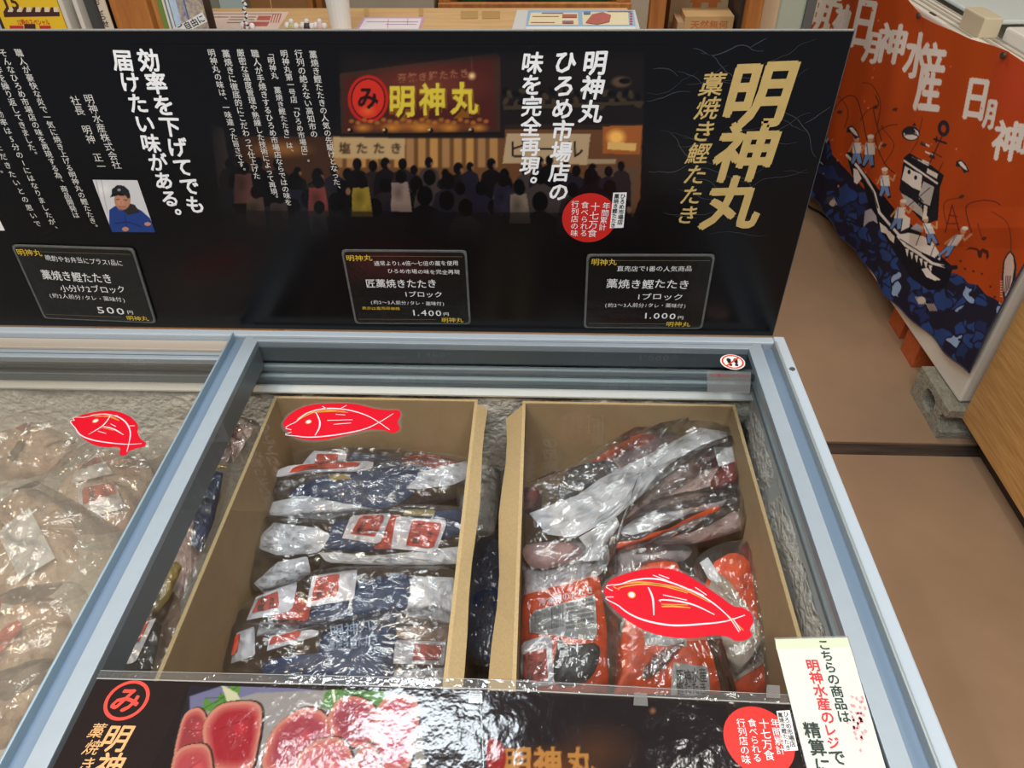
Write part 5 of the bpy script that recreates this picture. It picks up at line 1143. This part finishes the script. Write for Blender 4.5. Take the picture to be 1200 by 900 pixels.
# beaded strap and little charms at the banner edge
bd = thing('beaded_strap', 'thin strap of black and white beads hanging in front of the brown box', 'strap', CP.px(289, 30))
PB = vp(2.45); pts = [PB.px(284+1.5*math.sin(i*.8)+i*.14, -20+i*1.5) for i in range(37)]
obj('cord', MB().tube(pts[::2], .0012, 6), ink_d, bd)
for i, P in enumerate(pts):
    if P[2] < CZ+.004: continue
    r = .0052; m_ = MB(); vs = [(P[0]+r*math.sin(a)*math.cos(b2), P[1]+r*math.sin(a)*math.sin(b2), P[2]+r*math.cos(a)) for a in (.01, .8, 1.57, 2.34, 3.13) for b2 in [k_*math.pi/3 for k_ in range(6)]]
    m_.add(vs, [(j*6+k_, (j+1)*6+k_, (j+1)*6+(k_+1) % 6, j*6+(k_+1) % 6) for j in range(4) for k_ in range(6)]); obj('bead', m_, white_ink if i % 3 else black_ink, bd, smooth=True)
for x, cm, l in ((291, (206, 120, 110), 'tiny pink and white charm at the foot of the beaded strap'), (343, (196, 190, 140), 'tiny yellow and green charm on the far counter'), (361, (60, 54, 60), 'tiny dark charm on the far counter, left of the pink-white one'), (376, (226, 190, 190), 'tiny white and pink charm on the far counter, nearest the cup')):
    t = thing('charm', l, 'charm', CP.px(x, 38), 'little charms on the far counter'); P = CP.px(x, 36)
    for k_, (dx, dz, r, mm) in enumerate(((0, .011, .013, mat('charm_%d' % x, cm, .5)), (-.014, .014, .010, white_ink), (.014, .012, .010, white_ink), (.0, .026, .008, white_ink))):
        m_ = MB(); vs = [(P[0]+dx+r*math.sin(a)*math.cos(b2), P[1]+r*math.sin(a)*math.sin(b2), CZ+.002+dz+r*math.cos(a)) for a in (.01, .6, 1.2, 1.9, 2.5, 3.13) for b2 in [q_*math.pi/4 for q_ in range(8)]]
        m_.add(vs, [(j*8+q_, (j+1)*8+q_, (j+1)*8+(q_+1) % 8, j*8+(q_+1) % 8) for j in range(5) for q_ in range(8)]); obj('body' if k_ == 0 else 'tuft', m_, mm, t, smooth=True)
st = PB.px(315, -30); tag(obj('string', MB().tube([st, PB.px(317, 2), PB.px(319, 14)], .0012, 6), mat('string_tan', (206, 170, 110), .6)), 'thin tan string hanging over the pink menu sheet', 'string')

# leaflet rack at the left
rk = thing('leaflet_rack', 'wooden leaflet rack standing behind the banner at the upper left', 'rack', (-1.2, 2.15, 0)); PR = vp(2.10)
def rack_board(name, q_, d0, d1, m_, parent=None):
    A_ = [PR.px(*p_) for p_ in q_]; b_ = MB(); vs = [(a[0], 2.10+d0, a[2]) for a in A_]+[(a[0], 2.10+d1, a[2]) for a in A_]
    b_.add(vs, [(0, 1, 2, 3), (7, 6, 5, 4), (0, 4, 5, 1), (1, 5, 6, 2), (2, 6, 7, 3), (3, 7, 4, 0)]); return obj(name, b_, m_, parent or rk, fix=True)
V_ = lambda x0, x1, y0=-20, y1=60: [(x0+.40*(y1), y1), (x1+.36*(y1), y1), (x1+.36*y0, y0), (x0+.40*y0, y0)]
def vstrip(x0, x1, y0=-20, y1=50):
    a, b_ = PR.px(x0, 0), PR.px(x1, 0); zt_, zb_ = PR.px(x0, y0)[2], PR.px(x0, y1)[2]; return a[0], b_[0], zb_, zt_
def vboard(name, x0, x1, d0, d1, m_, parent=None, y0=-22, y1=60, bottom=None):
    a, b_, z0, z1 = vstrip(x0, x1, y0, y1); return obj(name, MB().box((a, 2.10+d0, z0 if bottom is None else bottom), (b_, 2.10+d1, z1)), m_, parent or rk, bevel=.001)
vboard('back_board', -60, 215, .16, .17, mat('rack_dark', (60, 46, 36), .7), bottom=0.)
vboard('shelf_post', 122, 166, .02, .16, post_m, bottom=0.); vboard('shelf_post', 160, 176, .05, .16, pine, bottom=0.); vboard('divider', 67, 72, .0, .15, white_en); vboard('divider', 84, 89, 0., .15, white_en)
# rack tray so the leaflets stand on something
a, b_, z0, z1 = vstrip(-60, 230, -20, 60); obj('tray', MB().box((a, 2.07, z0-.03), (b_, 2.27, z0-.005)), pine, rk); obj('foot_panel', MB().box((a, 2.10, 0), (b_, 2.13, z0-.03)), pine, rk)
def leaflet(name, label, cat, x0, x1, d, m_, grp, deco=(), y0=-22, th=.004):
    a, b2, zb_, zt_ = vstrip(x0, x1, y0, 60); t = thing(name, label, cat, ((a+b2)/2, 2.10+d, zb_-.004), grp); obj('cover', MB().box((a, 2.10+d, zb_-.004), (b2, 2.10+d+th, zt_)), m_, t)
    for nm, q_, mm in deco:
        PL = vp(2.10+d-.0006-(.0004 if 'band' not in nm else 0))
        for qq in q_: obj(nm, MB().flat(PL, uvs(PL, qq)), mm, t)
    return t
yl = mat('flyer_yellow', (250, 206, 40), .5); cr = mat('flyer_cream', (238, 226, 190), .5); br = mat('flyer_brown', (76, 40, 34), .5); rd = mat('flyer_red', (206, 54, 40), .5)
t = leaflet('flyer', 'bright yellow flyer with a brown striped awning print, far upper left', 'flyer', -8, 66, .0, yl, 'leaflets in the rack',
    [('awning_band', [[(5, 20), (70, 19), (69.5, 14), (4, 14)]], br), ('awning_stripe', [[(4+10.8*i, 14), (9+10.8*i, 14), (10+10.5*i, 8.5), (7+10.5*i, 8.5)] for i in range(6)], br), ('awning_light', [[(9+10.8*i, 14), (14.8+10.8*i, 14), (15.5+10.5*i, 8.5), (10+10.5*i, 8.5)] for i in range(6)], cr),
     ('red_block', [[(12, 35), (28, 35), (27, 30), (11, 30)], [(47, 35), (60, 35), (59, 30), (46, 30)]], rd), ('brown_block', [[(29, 35), (42, 35), (41, 28), (28, 28)]], br)])
PL = vp(2.0994); b = MB(); htext(b, PL, '12時のスペシャル', (20, 26), (58, 26), .016, .02, .0004); obj('lettering', b, rd, t); b = MB(); htext(b, PL, '15', (2, 2), (22, 2), .05, .04, .0004); obj('lettering', b, br, t)
leaflet('binder', 'dark grey binder between the white dividers of the rack', 'binder', 90, 112, .03, mat('binder_grey', (70, 72, 70), .5), 'leaflets in the rack', th=.05)
t = leaflet('booklet', 'white booklet with black writing beside the wooden post', 'booklet', 111, 121, .005, mat('booklet_white', (222, 208, 184), .5), 'leaflets in the rack')
b = MB(); PL = vp(2.1044); vtext(b, PL, 'おしらせ', (113, 2), (124, 28), .02, .02, .0004); obj('lettering', b, ink_d, t)
cols = [((116, 146, 70), 178, 186, .03, 'green leaflet at the left end of the magazine row'), ((236, 228, 206), 186, 189, .02, 'cream leaflet edge, second in the magazine row'), ((110, 134, 160), 189, 191.5, .018, 'slate blue leaflet edge in the magazine row'), ((232, 232, 228), 191.5, 195, .015, 'white leaflet edge in the magazine row'),
        ((120, 140, 150), 195, 197, .012, 'grey leaflet edge in the magazine row'), ((190, 214, 234), 197, 206, .008, 'pale blue magazine before the colourful ones'), ((206, 196, 160), 206, 215, .004, 'magazine with busy pastel cover in the row'), ((60, 110, 190), 215, 217, .002, 'narrow bright blue magazine spine'), ((214, 200, 150), 217, 236, .0, 'rightmost magazine with flowery yellow and pink cover')]
for c_, x0, x1, d, l in cols:
    mm = mat('leaf_%d_%d' % (c_[0], x0), c_, .5, var=0 if x1-x0 < 8.5 else .1, scale=90, col2=None if x1-x0 < 8.5 or x0 == 197 else (120, 110, 150)); leaflet('magazine', l, 'magazine', x0-1, x1-1, d, mm, 'leaflets in the rack', th=.006+.004)
PL = vp(2.04); A_ = thing('rack_label', 'tilted white name plate with black writing at the magazine row', 'label', PL.px(222, 27)); q_ = [(196, 40), (210, 40), (242, 22), (237, 15)]
obj('plate', MB().slab(PL, uvs(PL, [(196, 38), (206, 44), (243, 25), (237, 14)]), .004), paper, A_); b = MB(); htext(b, PL, 'ご自由に', (209, 35), (240, 20), .020, .02, .0045); obj('lettering', b, ink_d, A_)
tag(obj('rack_bracket', MB().box((PL.px(196, 40)[0], 2.043, .86), (PL.px(243, 40)[0], 2.068, .95)), pine), 'small wooden ledge under the tilted white name plate', 'ledge')

# storage behind the counter
def vthing(name, label, cat, x0, x1, yt, Y, depth, m_, z0=0., grp=None, yb_=None):
    PL = vp(Y); a, b2 = PL.px(x0, max(yt, 0))[0], PL.px(x1, max(yt, 0))[0]; zt_ = PL.px(x0, yt)[2]; zb_ = z0 if yb_ is None else PL.px(x0, yb_)[2]
    t = thing(name, label, cat, ((a+b2)/2, Y+depth/2, zb_), grp); obj('body', MB().box((a, Y, zb_), (b2, Y+depth, zt_)), m_, t, bevel=.002); return t, PL, (a, b2, zb_, zt_)
br1 = mat('brown_board', (158, 112, 66), .7, var=.1, scale=8); gr1 = mat('grey_board', (170, 158, 140), .7, var=.06, scale=8); dk = mat('dark_gap', (40, 30, 24), .8)
t, PL, e = vthing('storage_box', 'grey-green box behind the counter above the pink menu', 'box', 238, 286, -30, 2.95, .3, mat('grey_green', (140, 142, 126), .7), grp='boxes behind the counter'); obj('lid_strip', MB().box((e[0]+.06, e[1] if 0 else 2.945, e[2]), (e[1], 2.9495, e[3])), mat('pale_blue_strip', (186, 206, 204), .6), t)
t, PL, e = vthing('storage_box', 'warm brown board box behind the counter, beside the beaded strap', 'box', 291, 366, -30, 3.0, .3, br1, grp='boxes behind the counter'); obj('front_strip', MB().box((e[1]-.02, 2.994, e[2]), (e[1], 2.9995, e[3])), post_m, t)
t, PL, e = vthing('storage_box', 'dark brown narrow box behind the pen cup', 'box', 368, 402, -30, 3.05, .3, mat('dark_box', (112, 74, 42), .7), grp='boxes behind the counter'); obj('front_strip', MB().box((e[0], 3.044, e[2]), (e[0]+.03, 3.0495, e[3])), post_m, t)
t, PL, e = vthing('storage_box', 'wide grey cardboard box behind the counter centre', 'box', 406, 508, -30, 2.9, .3, gr1, grp='boxes behind the counter'); obj('front_strip', MB().box((e[0], 2.894, e[2]), (e[1], 2.8995, e[2]+.02)), gr1, t)
tr_ = thing('wooden_crate', 'low wooden-edged crate with green lining behind the counter', 'crate', (.1, 3.05, 0)); PC = vp(2.9); a, b2 = PC.px(513, 5)[0], PC.px(740, 5)[0]; zt_ = PC.px(600, 4.5)[2]
obj('front_board', MB().box((a, 2.9, 0), (b2, 2.93, zt_)), post_m, tr_, bevel=.002); obj('side_board', MB().box((b2-.05, 2.93, 0), (b2, 3.4, zt_+.02)), post_m, tr_); obj('side_board', MB().box((a, 2.93, 0), (a+.04, 3.4, zt_+.02)), post_m, tr_)
gm = mat('green_lining', (34, 84, 34), .6, var=.3, scale=12); obj('lining', MB().box((a+.04, 3.36, zt_-.3), (b2-.05, 3.4, zt_+.4)), gm, tr_); obj('lining_base', MB().box((a+.04, 2.93, zt_-.32), (b2-.05, 3.36, zt_-.3)), gm, tr_)
obj('dark_bottle_row', MB().box((a+.16, 3.1, zt_-.3), (a+.34, 3.2, zt_+.2)), black_ink, tr_)
# open shelf with the carton
sh = thing('open_shelf', 'wooden open shelf unit holding cardboard boxes, right of the counter', 'shelf', (.62, 3.0, 0)); PS = vp(2.86)
def sbox(name, x0, x1, d0, d1, m_, z0=0., z1=None): a_, b3 = PS.px(x0, 10)[0], PS.px(x1, 10)[0]; return obj(name, MB().box((a_, 2.86+d0, z0), (b3, 2.86+d1, z1 or 1.1)), m_, sh, bevel=.002)
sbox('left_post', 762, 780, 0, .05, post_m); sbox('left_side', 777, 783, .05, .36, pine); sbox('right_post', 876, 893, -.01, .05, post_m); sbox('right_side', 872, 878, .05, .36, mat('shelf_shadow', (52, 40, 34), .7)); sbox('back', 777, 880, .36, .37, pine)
sbox('shelf_board', 778, 876, .0, .36, pine, .60, .62)
PK = vp(3.12); t = thing('cardboard_box', 'plain brown cardboard box with orange mark, deep in the open shelf', 'box', (.68, 3.15, .621)); a_, b3 = PK.px(782, 10)[0], PK.px(872, 10)[0]
obj('body', MB().box((a_+.01, 3.12, .621), (b3-.0, 3.21, 1.02)), card_m, t, bevel=.002); b = MB(); u_, v_ = PK.uv(826, 6); 
for dx in (-.030, .030): b.flat(PK, [(u_+dx-.016, v_-.04), (u_+dx+.016, v_-.04), (u_+dx+.016, v_+.07), (u_+dx-.016, v_+.07)], .0008)
b.flat(PK, [(u_-.06, v_+.01), (u_+.06, v_+.01), (u_+.05, v_+.03), (u_-.05, v_+.03)], .001); obj('orange_mark', b, mat('box_orange', (196, 112, 52), .7), t)
PK = vp(2.93); t = thing('small_carton', 'small pale carton with orange lettering in front on the open shelf', 'box', (.60, 2.98, .621)); a_, b3 = PK.px(803, 19)[0], PK.px(861, 19)[0]; zz = PK.px(820, 19)[2]
obj('body', MB().box((a_, 2.93, .621), (b3, 3.05, zz)), mat('carton_pale', (202, 166, 114), .7), t, bevel=.002); b = MB(); htext(b, PK, '天然無何', (809, 29), (853, 29), .030, .02, .0008); obj('orange_lettering', b, MATS['box_orange'], t)
t = thing('small_carton', 'low brown carton left of the lettered one on the open shelf', 'box', (.5, 2.98, .621)); a_, b3 = PK.px(794, 27)[0], PK.px(802, 27)[0]; obj('body', MB().box((a_, 2.93, .621), (b3, 3.05, PK.px(798, 26)[2])), card_m, t, bevel=.001)
pn = thing('display_cabinet', 'pale mint panel cabinet with cream post and grey edge beside the red cloth', 'cabinet', (.9, 3.05, 0)); PW = vp(2.98)
for nm, x0, x1, d, mm in (('cream_post', 893, 912, -.02, mat('cream_post', (222, 196, 160), .6)), ('mint_panel', 912, 945, 0., mat('mint_panel', (186, 198, 180), .5)), ('grey_edge', 945, 956, -.01, mat('grey_edge', (104, 106, 108), .5))):
    a_, b3 = PW.px(x0, 5)[0], PW.px(x1, 5)[0]; obj(nm, MB().box((a_, 2.98+d, 0), (b3, 3.3, 1.25)), mm, pn, bevel=.002)
bpy.data.objects.remove(_fo)
